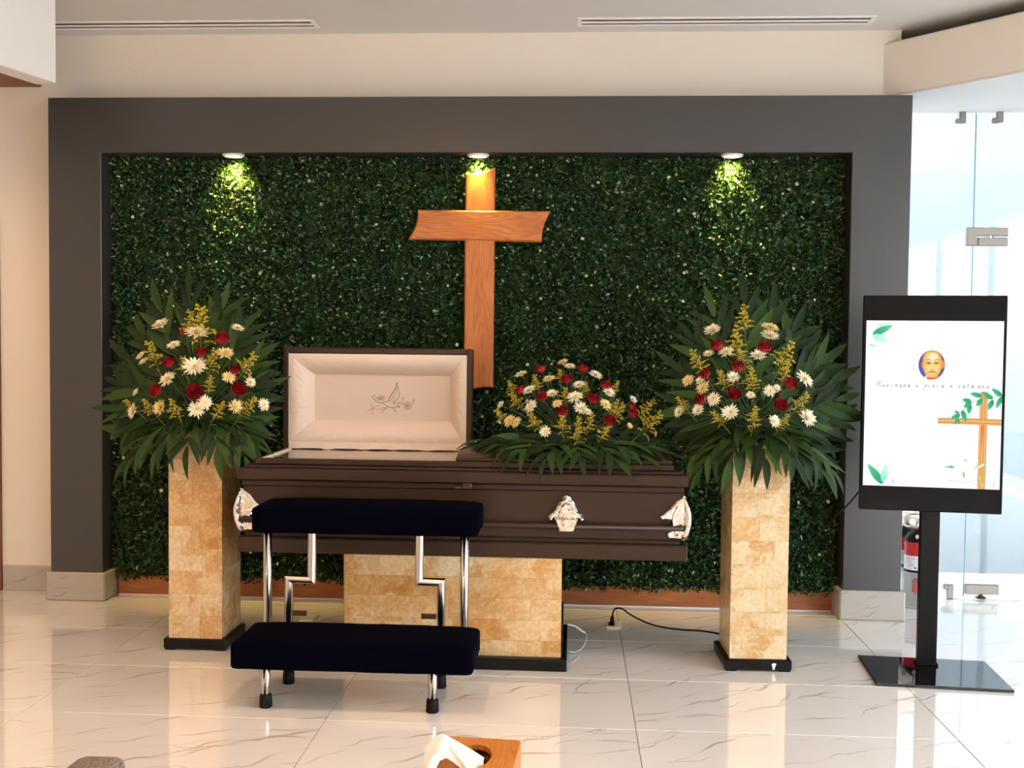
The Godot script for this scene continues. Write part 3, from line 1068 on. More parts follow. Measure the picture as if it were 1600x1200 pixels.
		l.light_color = Color(1.0, 0.87, 0.42)
		l.light_energy = NICHE
		l.shadow_enabled = true
		t.add_child(l, true)


func sprig_mesh(r: RandomNumberGenerator, _v: int) -> ArrayMesh:
	# fifteen small oval leaves on a twig
	var st := ST()
	for i in 15:
		var a := r.randf_range(0, TAU)
		var tilt := r.randf_range(0.15, 1.2)
		var d := Vector3(cos(a) * sin(tilt), sin(a) * sin(tilt), cos(tilt))
		var side := d.cross(Vector3(0, 0, 1)).normalized()
		side = side.rotated(d, r.randf_range(-0.8, 0.8))
		var up := side.cross(d)
		var base := Vector3(r.randf_range(-0.022, 0.022), r.randf_range(-0.022, 0.022), r.randf_range(-0.01, 0.03))
		var l := r.randf_range(0.018, 0.028)
		var w := l * r.randf_range(0.24, 0.32)
		var p1 := base + d * l * 0.33
		var p2 := base + d * l * 0.72
		var tip := base + d * l + up * -0.002
		var lift := up * w * 0.35
		for s in [-1.0, 1.0]:
			var q1: Vector3 = p1 + side * w * s + lift
			var q2: Vector3 = p2 + side * w * 0.85 * s + lift
			if s > 0:
				tri(st, base, q1, p1)
				quad(st, p1, q1, q2, p2)
				tri(st, p2, q2, tip)
			else:
				tri(st, base, p1, q1)
				quad(st, p1, p2, q2, q1)
				tri(st, p2, tip, q2)
	tube(st, [Vector3(0, 0, -0.03), Vector3(0.004, 0.002, 0.0), Vector3(0, 0.006, 0.03)], 0.0012, 4)
	return done(st)


func blossom_mesh() -> ArrayMesh:
	var st := ST()
	for k in 5:
		var a := TAU * k / 5
		var d := Vector3(cos(a), sin(a), 0.15)
		var s := Vector3(-sin(a), cos(a), 0) * 0.0042
		tri(st, Vector3.ZERO, d * 0.006 + s, d * 0.006 - s)
		tri(st, d * 0.006 + s, d * 0.0098, d * 0.006 - s)
		tri(st, Vector3.ZERO, d * 0.006 - s, d * 0.006 + s)
	lathe(st, [Vector2(0.002, 0), Vector2(0.0015, 0.002), Vector2(0, 0.0025)], 6, Transform3D(Basis(Vector3.RIGHT, PI / 2), Vector3.ZERO))
	return done(st)


# ================= glass front at the right =================
func build_glass_front() -> void:
	var w := struct_root("window_1", "fixed clear glass panel between the grey frame and the glass door", "glass panel", Vector3(2.035, 0, -0.55))
	part(w, "pane", boxm(Vector3(-0.265, 0.006, -0.005), Vector3(0.262, SOFFIT, 0.005), 0.001), M.glass)
	part(w, "pane_edge", boxm(Vector3(0.2625, 0.006, -0.005), Vector3(0.266, SOFFIT, 0.005), 0.0005), M.glass_edge)
	for y in [[2.755, 2.825], [0.0, 0.085]]:
		var st := ST()
		bx(st, Vector3(0.165, y[0], 0.005), Vector3(0.20, y[1], 0.03), 0.004)
		bx(st, Vector3(0.145, y[1] - 0.03 if y[0] < 1 else y[0], 0.005), Vector3(0.175, y[1] if y[0] < 1 else y[0] + 0.026, 0.028), 0.004)
		part(w, "clip", done(st), M.brushed)
	var d := struct_root("door_2", "frameless clear glass door with steel patch fittings at right", "glass door", Vector3(2.78, 0, -0.55))
	part(d, "pane", boxm(Vector3(-0.476, 0.012, -0.005), Vector3(0.5, SOFFIT - 0.01, 0.005), 0.001), M.glass)
	part(d, "pane_edge", boxm(Vector3(-0.479, 0.012, -0.005), Vector3(-0.4765, SOFFIT - 0.01, 0.005), 0.0005), M.glass_edge)
	var st := ST()
	bx(st, Vector3(-0.372, 2.76, 0.005), Vector3(-0.335, 2.825, 0.03), 0.004)
	bx(st, Vector3(-0.395, 2.755, 0.005), Vector3(-0.36, 2.785, 0.028), 0.004)
	part(d, "clip", done(st), M.brushed)
	st = ST()   # two-part lock fitting, an L over a bar
	extrude(st, [Vector2(-0.52, 2.055), Vector2(-0.465, 2.055), Vector2(-0.465, 2.112), Vector2(-0.29, 2.112), Vector2(-0.29, 2.16), Vector2(-0.52, 2.16)], 0.022, Transform3D(Basis(), Vector3(0, 0, 0.005)), 0.003)
	part(d, "patch_plate", done(st), M.brushed)
	part(d, "patch_plate", boxm(Vector3(-0.458, 2.055, 0.005), Vector3(-0.29, 2.103, 0.026), 0.003), M.brushed)
	st = ST(0)
	lathe(st, [Vector2(0.014, 0), Vector2(0.014, 0.005), Vector2(0, 0.006)], 16, Transform3D(Basis(Vector3.RIGHT, PI / 2), Vector3(-0.39, 2.107, 0.026)))
	part(d, "lock_cylinder", done(st), M.chrome)
	part(d, "patch_plate", boxm(Vector3(-0.476, 0.03, 0.005), Vector3(-0.285, 0.088, 0.026), 0.003), M.brushed)
	st = ST(0)
	lathe(st, [Vector2(0.03, 0.0), Vector2(0.03, 0.012), Vector2(0.012, 0.02), Vector2(0.012, 0.03)], 16, Transform3D(Basis(), Vector3(-0.38, 0, 0.0)))
	part(d, "pivot", done(st), M.bracket)
	st = ST(0)
	part(d, "floor_plate", boxm(Vector3(-0.47, 0.0, -0.05), Vector3(0.3, 0.003, 0.03), 0.001), M.white)
	var f := struct_root("window_3", "fixed clear glass panel to the right of the glass door", "glass panel", Vector3(3.85, 0, -0.55))
	part(f, "pane", boxm(Vector3(-0.565, 0.006, -0.005), Vector3(0.54, SOFFIT, 0.005), 0.001), M.glass)
	# side glazing towards the light
	var g := struct_root("window_2", "tall side glazing along the right wall of the room", "window", Vector3(4.5, 0, 4.9))
	for k in 4:
		part(g, "pane", boxm(Vector3(-0.006, 0.04, -3.28 + k * 1.64), Vector3(0.006, SOFFIT - 0.04, -3.28 + (k + 1) * 1.64), 0.001), M.glass)
	for k in 5:
		part(g, "mullion", boxm(Vector3(-0.03, 0.0, -3.3 + k * 1.64), Vector3(0.03, SOFFIT, -3.26 + k * 1.64), 0.003), M.brushed)


# ================= cross =================
func build_cross() -> void:
	var t := thing("wooden_cross", "large plain orange-brown wooden cross with curved ends on the boxwood", "cross", Vector3(-0.518, 1.2, -0.105))
	# the upright: one board, concave slanted ends
	var st := ST()
	var v := []
	var cx := 0.518
	for i in 9:   # top, left to right
		var u := i / 8.0
		v.append(Vector2(lerpf(-0.599, -0.437, u) + cx, lerpf(2.391, 2.424, u) - 0.012 * sin(PI * u) - 1.2))
	for i in 9:   # bottom, right to left
		var u := i / 8.0
		v.append(Vector2(lerpf(-0.437, -0.5985, u) + cx, lerpf(1.222, 1.190, u) + 0.012 * sin(PI * u) - 1.2))
	board(st, v, 0.046, 0.008, false)
	part(t, "upright", done(st), M.wood)
	st = ST()
	v = []
	for i in 9:
		var u := i / 8.0
		v.append(Vector2(lerpf(-0.859, -0.911, u) + 0.016 * sin(PI * u) + cx, lerpf(2.192, 2.031, u) - 1.2))
	for i in 9:
		var u := i / 8.0
		v.append(Vector2(lerpf(-0.179, -0.132, u) - 0.014 * sin(PI * u) + cx, lerpf(2.020, 2.187, u) - 1.2))
	board(st, v, 0.052, 0.008, true)
	part(t, "crossbar", done(st), M.wood)
	var bl := part(t, "wall_bracket", boxm(Vector3(-0.05, 0.75, -0.06), Vector3(0.05, 0.95, 0.0), 0.004), M.black)
	bl.position = Vector3.ZERO


func board(st: SurfaceTool, poly: Array, depth: float, b: float, horizontal: bool) -> void:
	# like extrude(), with texture running along the board
	var p := poly.duplicate()
	if area2(p) < 0.0:
		p.reverse()
	var f := inset(p, b)
	var U := func(q: Vector2) -> Vector2:
		return Vector2(q.y * 2.6 + 0.42, q.x * 0.85 + 0.3) if horizontal else Vector2(q.x * 3.0 + 0.5, q.y * 0.8)
	var put := func(q: Vector2, z: float) -> void:
		st.set_uv(U.call(q))
		st.add_vertex(Vector3(q.x, q.y, z))
	var idx := Geometry2D.triangulate_polygon(PackedVector2Array(f))
	for i in range(0, idx.size(), 3):
		var t := [f[idx[i]], f[idx[i + 1]], f[idx[i + 2]]]
		if area2(t) > 0.0:
			t.reverse()
		for q in t:
			put.call(q, depth)
		t.reverse()
		for q in t:
			put.call(q, 0.0)
	for i in p.size():
		var j := (i + 1) % p.size()
		for k in [[p[i], 0.0, p[j], 0.0, p[j], depth - b, p[i], depth - b], [p[i], depth - b, p[j], depth - b, f[j], depth, f[i], depth]]:
			for s in [0, 4, 2, 0, 6, 4]:
				put.call(k[s], k[s + 1])


# ================= casket =================
func build_casket() -> void:
	var t := thing("casket", "brown metal casket with its head lid raised showing cream lining", "casket", Vector3(-0.5, 0.505, 0.73))
	var O := -t.position
	var at := Transform3D(Basis(), O)
	# body, extruded along x; every band a piece of its own
	part(t, "base_rail", boxm(Vector3(-1.515, 0.505, 0.42), Vector3(0.52, 0.574, 1.035), 0.006), M.bronze, at)
	var st := ST()
	bx(st, Vector3(-1.485, 0.574, 0.45), Vector3(0.49, 0.592, 1.003), 0.002)
	bx(st, Vector3(-1.495, 0.592, 0.44), Vector3(0.50, 0.642, 1.015), 0.006)
	for w in [[Vector3(-1.49, 0.642, 0.993), Vector3(0.495, 0.806, 1.008)], [Vector3(-1.49, 0.642, 0.445), Vector3(0.495, 0.806, 0.46)], [Vector3(-1.49, 0.642, 0.46), Vector3(-1.475, 0.806, 0.993)], [Vector3(0.48, 0.642, 0.46), Vector3(0.495, 0.806, 0.993)]]:
		bx(st, w[0], w[1], 0.002)
	for w in [[0.808, 0.833, -1.497, 0.502, 0.438, 1.018]]:
		frame_ring(st, w[2], w[3], w[4], w[5], w[0], w[1], 0.02, 0.003)
	part(t, "body", done(st), M.bronze, at)
	st = ST()
	frame_ring(st, -1.515, 0.52, 0.42, 1.035, 0.836, 0.888, 0.045, 0.006)
	frame_ring(st, -1.49, 0.497, 0.445, 1.012, 0.888, 0.9, 0.045, 0.004)
	part(t, "top_rail", done(st), M.bronze, at)
	st = ST()
	frame_ring(st, -1.452, 0.46, 0.468, 0.975, 0.9, 0.928, 0.03, 0.005)
	part(t, "rim", done(st), M.bronze, at)
	# closed foot lid: low crowned top with a stepped edge
	st = ST(0)
	var prof := []
	for i in 17:
		var u := i / 16.0
		prof.append(Vector2(lerpf(0.965, 0.478, u), 0.944 + 0.026 * pow(sin(PI * u), 0.6)))
	for i in 16:
		for k in 2:
			var xx: Array = [[-0.524, -0.515], [-0.515, 0.45]][k]
			var sink := 0.006 if k == 0 else 0.0
			quad(st, Vector3(xx[0], prof[i].y - sink, prof[i].x), Vector3(xx[1], prof[i].y, prof[i].x), Vector3(xx[1], prof[i + 1].y, prof[i + 1].x), Vector3(xx[0], prof[i + 1].y - sink, prof[i + 1].x))
	st.set_smooth_group(-1)
	for i in 16:
		for x in [-0.524, 0.45]:
			var a := Vector3(x, 0.93, prof[i].x)
			var b := Vector3(x, 0.93, prof[i + 1].x)
			var c := Vector3(x, prof[i + 1].y - (0.006 if x < 0 else 0.0), prof[i + 1].x)
			var e := Vector3(x, prof[i].y - (0.006 if x < 0 else 0.0), prof[i].x)
			quad_out(st, a, b, c, e, Vector3(0, 0.93, 0.72))
	bx(st, Vector3(-0.526, 0.929, 0.472), Vector3(0.455, 0.945, 0.971), 0.005)
	part(t, "foot_lid", done(st), M.bronze, at)
	# interior under a glass panel
	st = ST()
	var A := [Vector3(-1.42, 0.92, 0.945), Vector3(-0.535, 0.92, 0.945), Vector3(-0.535, 0.92, 0.5), Vector3(-1.42, 0.92, 0.5)]
	var B := [Vector3(-1.39, 0.70, 0.92), Vector3(-0.54, 0.70, 0.92), Vector3(-0.54, 0.70, 0.53), Vector3(-1.39, 0.70, 0.53)]
	for k in 4:
		var j := (k + 1) % 4
		for s in 12:
			for q in 3:
				var f := func(u: float, w: float) -> Vector3:
					var pa: Vector3 = A[k].lerp(A[j], u)
					var pb: Vector3 = B[k].lerp(B[j], u)
					return pa.lerp(pb, w) + (Vector3(-0.98, 0.8, 0.72) - pa).normalized() * (0.012 * sin(PI * w) + 0.004 * sin(u * 40.0))
				quad(st, f.call(s / 12.0, q / 3.0), f.call(s / 12.0, (q + 1) / 3.0), f.call((s + 1) / 12.0, (q + 1) / 3.0), f.call((s + 1) / 12.0, q / 3.0))
	quad(st, B[0], B[1], B[2], B[3])
	part(t, "interior_lining", done(st), M.cloth, at)
	part(t, "glass_panel", boxm(Vector3(-1.424, 0.918, 0.498), Vector3(-0.532, 0.922, 0.946), 0.0005), M.cover, at)
	part(t, "lining_edge", boxm(Vector3(-1.424, 0.920, 0.50), Vector3(-1.405, 0.929, 0.945), 0.002), M.cloth, at)
	# raised head lid
	var lid := Node3D.new()
	lid.name = "head_lid"
	lid.position = O + Vector3(-0.978, 0.905, 0.455)
	t.add_child(lid, true)
	var W := 0.4775
	var H := 0.53
	st = ST()
	for s in [-1.0, 1.0]:
		bx(st, Vector3(s * W - 0.014 - s * 0.014, 0.0, -0.07), Vector3(s * W + 0.014 - s * 0.014, H, 0.03), 0.005)
	bx(st, Vector3(-W + 0.028, H - 0.03, -0.07), Vector3(W - 0.028, H, 0.03), 0.005)
	bx(st, Vector3(-W + 0.028, 0.0, -0.07), Vector3(W - 0.028, 0.02, 0.01), 0.003)
	part(lid, "lid_frame", done(st), M.bronze)
	st = ST(0)
	for i in 12:
		var u0 := i / 12.0
		var u1 := (i + 1) / 12.0
		var z0 := -0.07 - 0.035 * pow(sin(PI * u0), 0.6)
		var z1 := -0.07 - 0.035 * pow(sin(PI * u1), 0.6)
		quad(st, Vector3(W - 0.005, u0 * H, z0), Vector3(-W + 0.005, u0 * H, z0), Vector3(-W + 0.005, u1 * H, z1), Vector3(W - 0.005, u1 * H, z1))
	part(lid, "lid_shell", done(st), M.bronze)
	var lock := ST(0)
	lathe(lock, [Vector2(0.006, 0), Vector2(0.006, 0.003), Vector2(0, 0.004)], 12, Transform3D(Basis(Vector3.RIGHT, PI / 2), Vector3(0.03, H - 0.014, 0.03)))
	part(lid, "lock_hole", done(lock), M.black)
	var out := [Vector3(-W + 0.026, 0.048, 0.026), Vector3(W - 0.026, 0.048, 0.026), Vector3(W - 0.026, H - 0.031, 0.026), Vector3(-W + 0.026, H - 0.031, 0.026)]
	var inn := [Vector3(-0.332, 0.163, -0.035), Vector3(0.362, 0.163, -0.035), Vector3(0.362, 0.392, -0.035), Vector3(-0.332, 0.392, -0.035)]
	var nz := noise(81, 9.0, 2)
	for k in 4:
		var j := (k + 1) % 4
		st = ST(0)
		var NU := 40
		var NV := 10
		var f := func(i: int, q: int) -> Vector3:
			var u := float(i) / NU
			var v := float(q) / NV
			var p: Vector3 = out[k].lerp(out[j], u).lerp(inn[k].lerp(inn[j], u), v)
			p.z += 0.032 * sin(PI * v) * (1.0 - 0.3 * absf(2.0 * u - 1.0)) + 0.004 * nz.get_noise_2d(u * 1.4 + k, v * 0.4) * sin(PI * v)
			if q == NV:
				p.z -= 0.006
			return p
		for i in NU:
			for q in NV:
				quad(st, f.call(i, q), f.call(i + 1, q), f.call(i + 1, q + 1), f.call(i, q + 1))
		part(lid, "bolster", done(st), M.cloth)
	st = ST()
	uquad(st, [inn[0] + Vector3(-0.005, -0.005, -0.004), inn[1] + Vector3(0.005, -0.005, -0.004), inn[2] + Vector3(0.005, 0.005, -0.004), inn[3] + Vector3(-0.005, 0.005, -0.004)], [Vector2(0, 1), Vector2(1, 1), Vector2(1, 0), Vector2(0, 0)])
	part(lid, "dove_panel", done(st), M.dove).set_meta("label", "cream cloth panel embroidered with a grey dove and blossoms")
	st = ST(0)
	for i in 40:
		var f2 := func(k: int, y: float) -> Vector3:
			var u := k / 40.0
			return Vector3(lerpf(-W + 0.03, W - 0.03, u), y - (0.004 * sin(u * 23.0) + 0.003 * sin(u * 51.0) if y < 0.03 else 0.0), 0.03 + (0.01 if y < 0.03 else 0.0) + 0.003 * sin(u * 34.0))
		quad(st, f2.call(i, 0.012), f2.call(i + 1, 0.012), f2.call(i + 1, 0.055), f2.call(i, 0.055))
	part(lid, "skirt", done(st), M.cloth)
	# swing bar handle with nickel brackets
	st = ST(0)
	tube(st, [Vector3(-1.50, 0.653, 1.038), Vector3(0.50, 0.653, 1.038)], 0.013, 12)
	part(t, "handle_bar", done(st), M.bronze, at)
	part(t, "handle_bracket", ear_mesh(), M.nickel, Transform3D(Basis(), O + Vector3(-0.0195, 0.63, 1.008)))
	part(t, "corner_bracket", corner_mesh(), M.nickel, Transform3D(Basis(), O + Vector3(0.497, 0.60, 1.012)))
	part(t, "corner_bracket", corner_mesh(), M.nickel, Transform3D(Basis(Vector3.UP, -PI / 2), O + Vector3(-1.492, 0.60, 1.012)))
	# lid latch
	st = ST(0)
	tube(st, [Vector3(-0.525, 0.814, 1.03), Vector3(-0.49, 0.818, 1.034)], 0.007, 8)
	st.set_smooth_group(-1)
	bx(st, Vector3(-0.487, 0.812, 1.018), Vector3(-0.446, 0.838, 1.042), 0.003)
	part(t, "latch", done(st), M.bracket, at)


func frame_ring(st: SurfaceTool, x0: float, x1: float, z0: float, z1: float, y0: float, y1: float, w: float, b: float) -> void:
	bx(st, Vector3(x0, y0, z1 - w), Vector3(x1, y1, z1), b)
	bx(st, Vector3(x0, y0, z0), Vector3(x1, y1, z0 + w), b)
	bx(st, Vector3(x0, y0, z0 + w), Vector3(x0 + w, y1, z1 - w), b)
	bx(st, Vector3(x1 - w, y0, z0 + w), Vector3(x1, y1, z1 - w), b)


func ear_mesh() -> ArrayMesh:
	# bell-shaped lug: flared hood over a hexagonal plate, y = 0 at the foot
	var st := ST()
	extrude(st, [Vector2(-0.03, 0.0), Vector2(0.03, 0.0), Vector2(0.052, 0.058), Vector2(-0.052, 0.058)], 0.045, Transform3D(), 0.004)
	var hood := []
	for p in [[-0.083, 0.062], [-0.078, 0.05], [-0.062, 0.046], [-0.052, 0.056], [0.052, 0.056], [0.062, 0.046], [0.078, 0.05], [0.083, 0.062], [0.068, 0.076], [0.05, 0.092], [0.038, 0.118], [0.028, 0.138], [0.012, 0.146], [0.0, 0.152], [-0.012, 0.146], [-0.028, 0.138], [-0.038, 0.118], [-0.05, 0.092], [-0.068, 0.076]]:
		hood.append(Vector2(p[0], p[1]))
	extrude(st, hood, 0.03, Transform3D(), 0.009)
	# raised inner bell
	var bell := []
	for p in [[-0.043, 0.058], [0.043, 0.058], [0.035, 0.085], [0.025, 0.112], [0.012, 0.127], [0.0, 0.131], [-0.012, 0.127], [-0.025, 0.112], [-0.035, 0.085]]:
		bell.append(Vector2(p[0], p[1]))
	extrude(st, bell, 0.012, Transform3D(Basis(), Vector3(0, 0, 0.03)), 0.008)
	st.set_smooth_group(0)
	for s in [-1.0, 1.0]:
		lathe(st, [Vector2(0.0, 0.0), Vector2(0.007, 0.002), Vector2(0.009, 0.006), Vector2(0.006, 0.011), Vector2(0.0, 0.013)], 10, Transform3D(Basis(Vector3.RIGHT, PI / 2), Vector3(s * 0.07, 0.056, 0.026)))
	var tip := [Vector3(-0.02, 0.148, 0.02), Vector3(0, 0.158, 0.026), Vector3(0.02, 0.148, 0.02)]
	tube(st, tip, 0.005, 8)
	return done(st)


func corner_mesh() -> ArrayMesh:
	# the same lug folded round a corner: corner edge at the origin, faces +z and +x
	var st := ST()
	var half := []
	for p in [[0.0, 0.0], [-0.075, 0.004], [-0.085, 0.03], [-0.05, 0.05], [-0.055, 0.085], [-0.105, 0.09], [-0.118, 0.1], [-0.098, 0.112], [-0.07, 0.135], [-0.045, 0.168], [-0.02, 0.184], [0.0, 0.195]]:
		half.append(Vector2(p[0], p[1]))
	var xf1 := Transform3D(Basis(), Vector3(0.012, 0, 0.0))
	extrude(st, half, 0.016, xf1, 0.006)
	# its twin on the end face
	var xf2 := Transform3D(Basis(Vector3(0, 0, 1), Vector3(0, 1, 0), Vector3(1, 0, 0)), Vector3(0.0, 0, 0.012))
	var mir := []
	for p in half:
		mir.append(p)
	var b2 := Basis(Vector3(0, 0, 1), Vector3.UP, Vector3(-1, 0, 0))
	xf2 = Transform3D(Basis(Vector3.UP, PI / 2), Vector3(0.0, 0, 0.012))
	var flip := []
	for p in half:
		flip.append(Vector2(-p.x, p.y))
	extrude(st, flip, 0.016, xf2, 0.006)
	# bowed crest along the edge
	st.set_smooth_group(0)
	var crest := []
	for i in 9:
		var u := i / 8.0
		var o := 0.006 + 0.020 * sin(PI * u)
		crest.append(Vector3(o, 0.01 + 0.175 * u, o))
	tube(st, crest, 0.017, 10, 0.008)
	var leafp := []
	for i in 7:
		var u := i / 6.0
		leafp.append(Vector3(-0.022 - 0.02 * sin(PI * u), 0.02 + 0.13 * u, 0.016 + 0.006 * sin(PI * u)))
	tube(st, leafp, 0.009, 8, 0.005)
	for k in 2:
		var c := Vector3(-0.088, 0.1, 0.018) if k == 0 else Vector3(0.018, 0.1, -0.088)
		lathe(st, [Vector2(0.0, -0.006), Vector2(0.01, -0.003), Vector2(0.012, 0.0), Vector2(0.01, 0.004), Vector2(0.0, 0.007)], 10, Transform3D(Basis(Vector3.RIGHT, PI / 2) if k == 0 else Basis(Vector3(0, 0, 1), -PI / 2), c))
	return done(st)


# ================= onyx-clad pieces =================
func onyx_tile(s: Vector2, depth: float, off: Vector2, rot: int) -> ArrayMesh:
	# a slab in xy facing +z, centre at the origin, thin chamfer
	var st := ST()
	var h := s * 0.5 - Vector2(0.0002, 0.0002)
	var b := 0.0006
	var T := [Vector3(-h.x + b, -h.y + b, depth), Vector3(h.x - b, -h.y + b, depth), Vector3(h.x - b, h.y - b, depth), Vector3(-h.x + b, h.y - b, depth)]
	var E := [Vector3(-h.x, -h.y, depth - b), Vector3(h.x, -h.y, depth - b), Vector3(h.x, h.y, depth - b), Vector3(-h.x, h.y, depth - b)]
	var B := []
	var tu := []
	for k in 4:
		B.append(Vector3(E[k].x, E[k].y, 0))
		var q := Vector2(T[k].x, -T[k].y).rotated(rot * PI / 2)
		tu.append(off + q * 1.0)
	uquad(st, T, tu)
	for k in 4:
		var j := (k + 1) % 4
		uquad(st, [E[k], E[j], T[j], T[k]], [tu[k], tu[j], tu[j], tu[k]])
		uquad(st, [B[k], B[j], E[j], E[k]], [tu[k], tu[j], tu[j], tu[k]])
	return done(st)


func onyx_face(parent: Node3D, width: float, height: float, rows: Array, cuts: Callable, xf: Transform3D, r: RandomNumberGenerator, plain: bool) -> void:
	# slabs laid in courses over a face whose lower left corner is at the transform's origin
	var y := 0.0
	for i in rows.size():
		var rh: float = rows[i] * height
		var c: Array = cuts.call(i)
		for k in c.size() - 1:
			var w: float = (c[k + 1] - c[k]) * width
			var m := onyx_tile(Vector2(w, rh), 0.012, Vector2(r.randf(), r.randf()), r.randi_range(0, 3))
			var pick := r.randi_range(0, 4 if width > 0.5 else 3) if not plain else r.randi_range(0, 1) * 2
			part(parent, "tile", m, M.onyx[pick], xf * Transform3D(Basis(), Vector3(c[k] * width + w / 2, y + rh / 2, 0)))
		y += rh


func build_stand() -> void:
	var t := thing("casket_stand", "wide box stand clad in honey onyx tiles under the brown casket", "stand", Vector3(-0.53, 0, 0.73))
	var r := RandomNumberGenerator.new()
	r.seed = 23
	var st := ST()
	bx(st, Vector3(-0.50, 0.0, -0.28), Vector3(0.52, 0.055, 0.325), 0.004)
	bx(st, Vector3(0.488, 0.055, -0.28), Vector3(0.50, 0.17, 0.26), 0.003)
	part(t, "plinth", done(st), M.black)
	part(t, "core", boxm(Vector3(-0.487, 0.055, -0.26), Vector3(0.488, 0.505, 0.278), 0.001), M.bed)
	var cutsets := [[0.0, 0.16, 0.42, 0.6, 0.8, 1.0], [0.0, 0.27, 0.5, 0.72, 0.9, 1.0], [0.0, 0.12, 0.3, 0.48, 0.7, 0.86, 1.0], [0.0, 0.32, 0.56, 0.82, 0.96, 1.0], [0.0, 0.16, 0.38, 0.6, 0.84, 1.0], [0.0, 0.28, 0.54, 0.72, 0.86, 1.0]]
	var cuts := func(i: int) -> Array: return cutsets[i % 6]
	var rows := [0.1, 0.2, 0.215, 0.215, 0.2, 0.07]
	rows = [0.16, 0.21, 0.215, 0.205, 0.21]
	onyx_face(t, 0.985, 0.45, rows, cuts, Transform3D(Basis(), Vector3(-0.492, 0.055, 0.278)), r, false)
	var side := func(i: int) -> Array: return [[0.0, 0.4, 0.7, 1.0], [0.0, 0.3, 0.6, 1.0]][i % 2]
	onyx_face(t, 0.538, 0.45, rows, side, Transform3D(Basis(Vector3.UP, -PI / 2), Vector3(-0.487, 0.055, -0.26)), r, false)


func build_pedestals() -> void:
	pedestal("square honey onyx pedestal on a black plinth under the left flowers", Vector3(-1.766, 0, 0.735), 0.0, 3, true)
	var t := pedestal("pale onyx pedestal with a torn white sticker on its plinth, under the right flowers", Vector3(0.846, 0, 0.82), 0.03, 4, false)
	var st := ST()
	extrude(st, [Vector2(0, 0.0), Vector2(0.006, -0.002), Vector2(0.01, 0.012), Vector2(0.016, 0.026), Vector2(0.004, 0.03), Vector2(-0.006, 0.024), Vector2(-0.002, 0.012)], 0.0008)
	part(t, "sticker", done(st), M.plastic, Transform3D(Basis(), Vector3(0.065, 0.012, 0.1525)))


func pedestal(label: String, at: Vector3, turn: float, sd: int, warm: bool) -> Node3D:
	var t := thing("pedestal", label, "pedestal", at, turn, "onyx flower pedestals")
	var r := RandomNumberGenerator.new()
	r.seed = sd
	var st := ST()
	bx(st, Vector3(-0.15, 0.008, -0.152), Vector3(0.15, 0.055, 0.152), 0.004)
	for sx in [-1.0, 1.0]:
		for sz in [-1.0, 1.0]:
			bx(st, Vector3(sx * 0.12 - 0.025, 0.0, sz * 0.125 - 0.022), Vector3(sx * 0.12 + 0.025, 0.01, sz * 0.125 + 0.022), 0.002)
	part(t, "plinth", done(st), M.black)
	part(t, "core", boxm(Vector3(-0.116, 0.055, -0.128), Vector3(0.116, 1.018, 0.128), 0.001), M.bed)
	part(t, "top_slab", boxm(Vector3(-0.128, 1.018, -0.14), Vector3(0.128, 1.03, 0.14), 0.002), M.onyx[0])
	var rows := []
	for i in 9:
		rows.append(1.0 / 9.0)
	var c := []
	for i in 40:
		c.append([0.0, r.randf_range(0.3, 0.7), 1.0] if r.randf() < 0.75 else [0.0, 1.0])
	var cuts := func(i: int) -> Array: return c[i + (0 if warm else 9)]
	for k in 4:
		var b := Basis(Vector3.UP, k * PI / 2)
		var w: float = 0.256 if k % 2 == 0 else 0.256
		var o: Vector3 = b * Vector3(-w / 2, 0.055, 0.116 if k % 2 == 1 else 0.128)
		if k % 2 == 1:
			o = b * Vector3(-0.128, 0.055, 0.116)
		onyx_face(t, w, 0.963, rows, cuts, Transform3D(b, o), r, not warm)
	return t


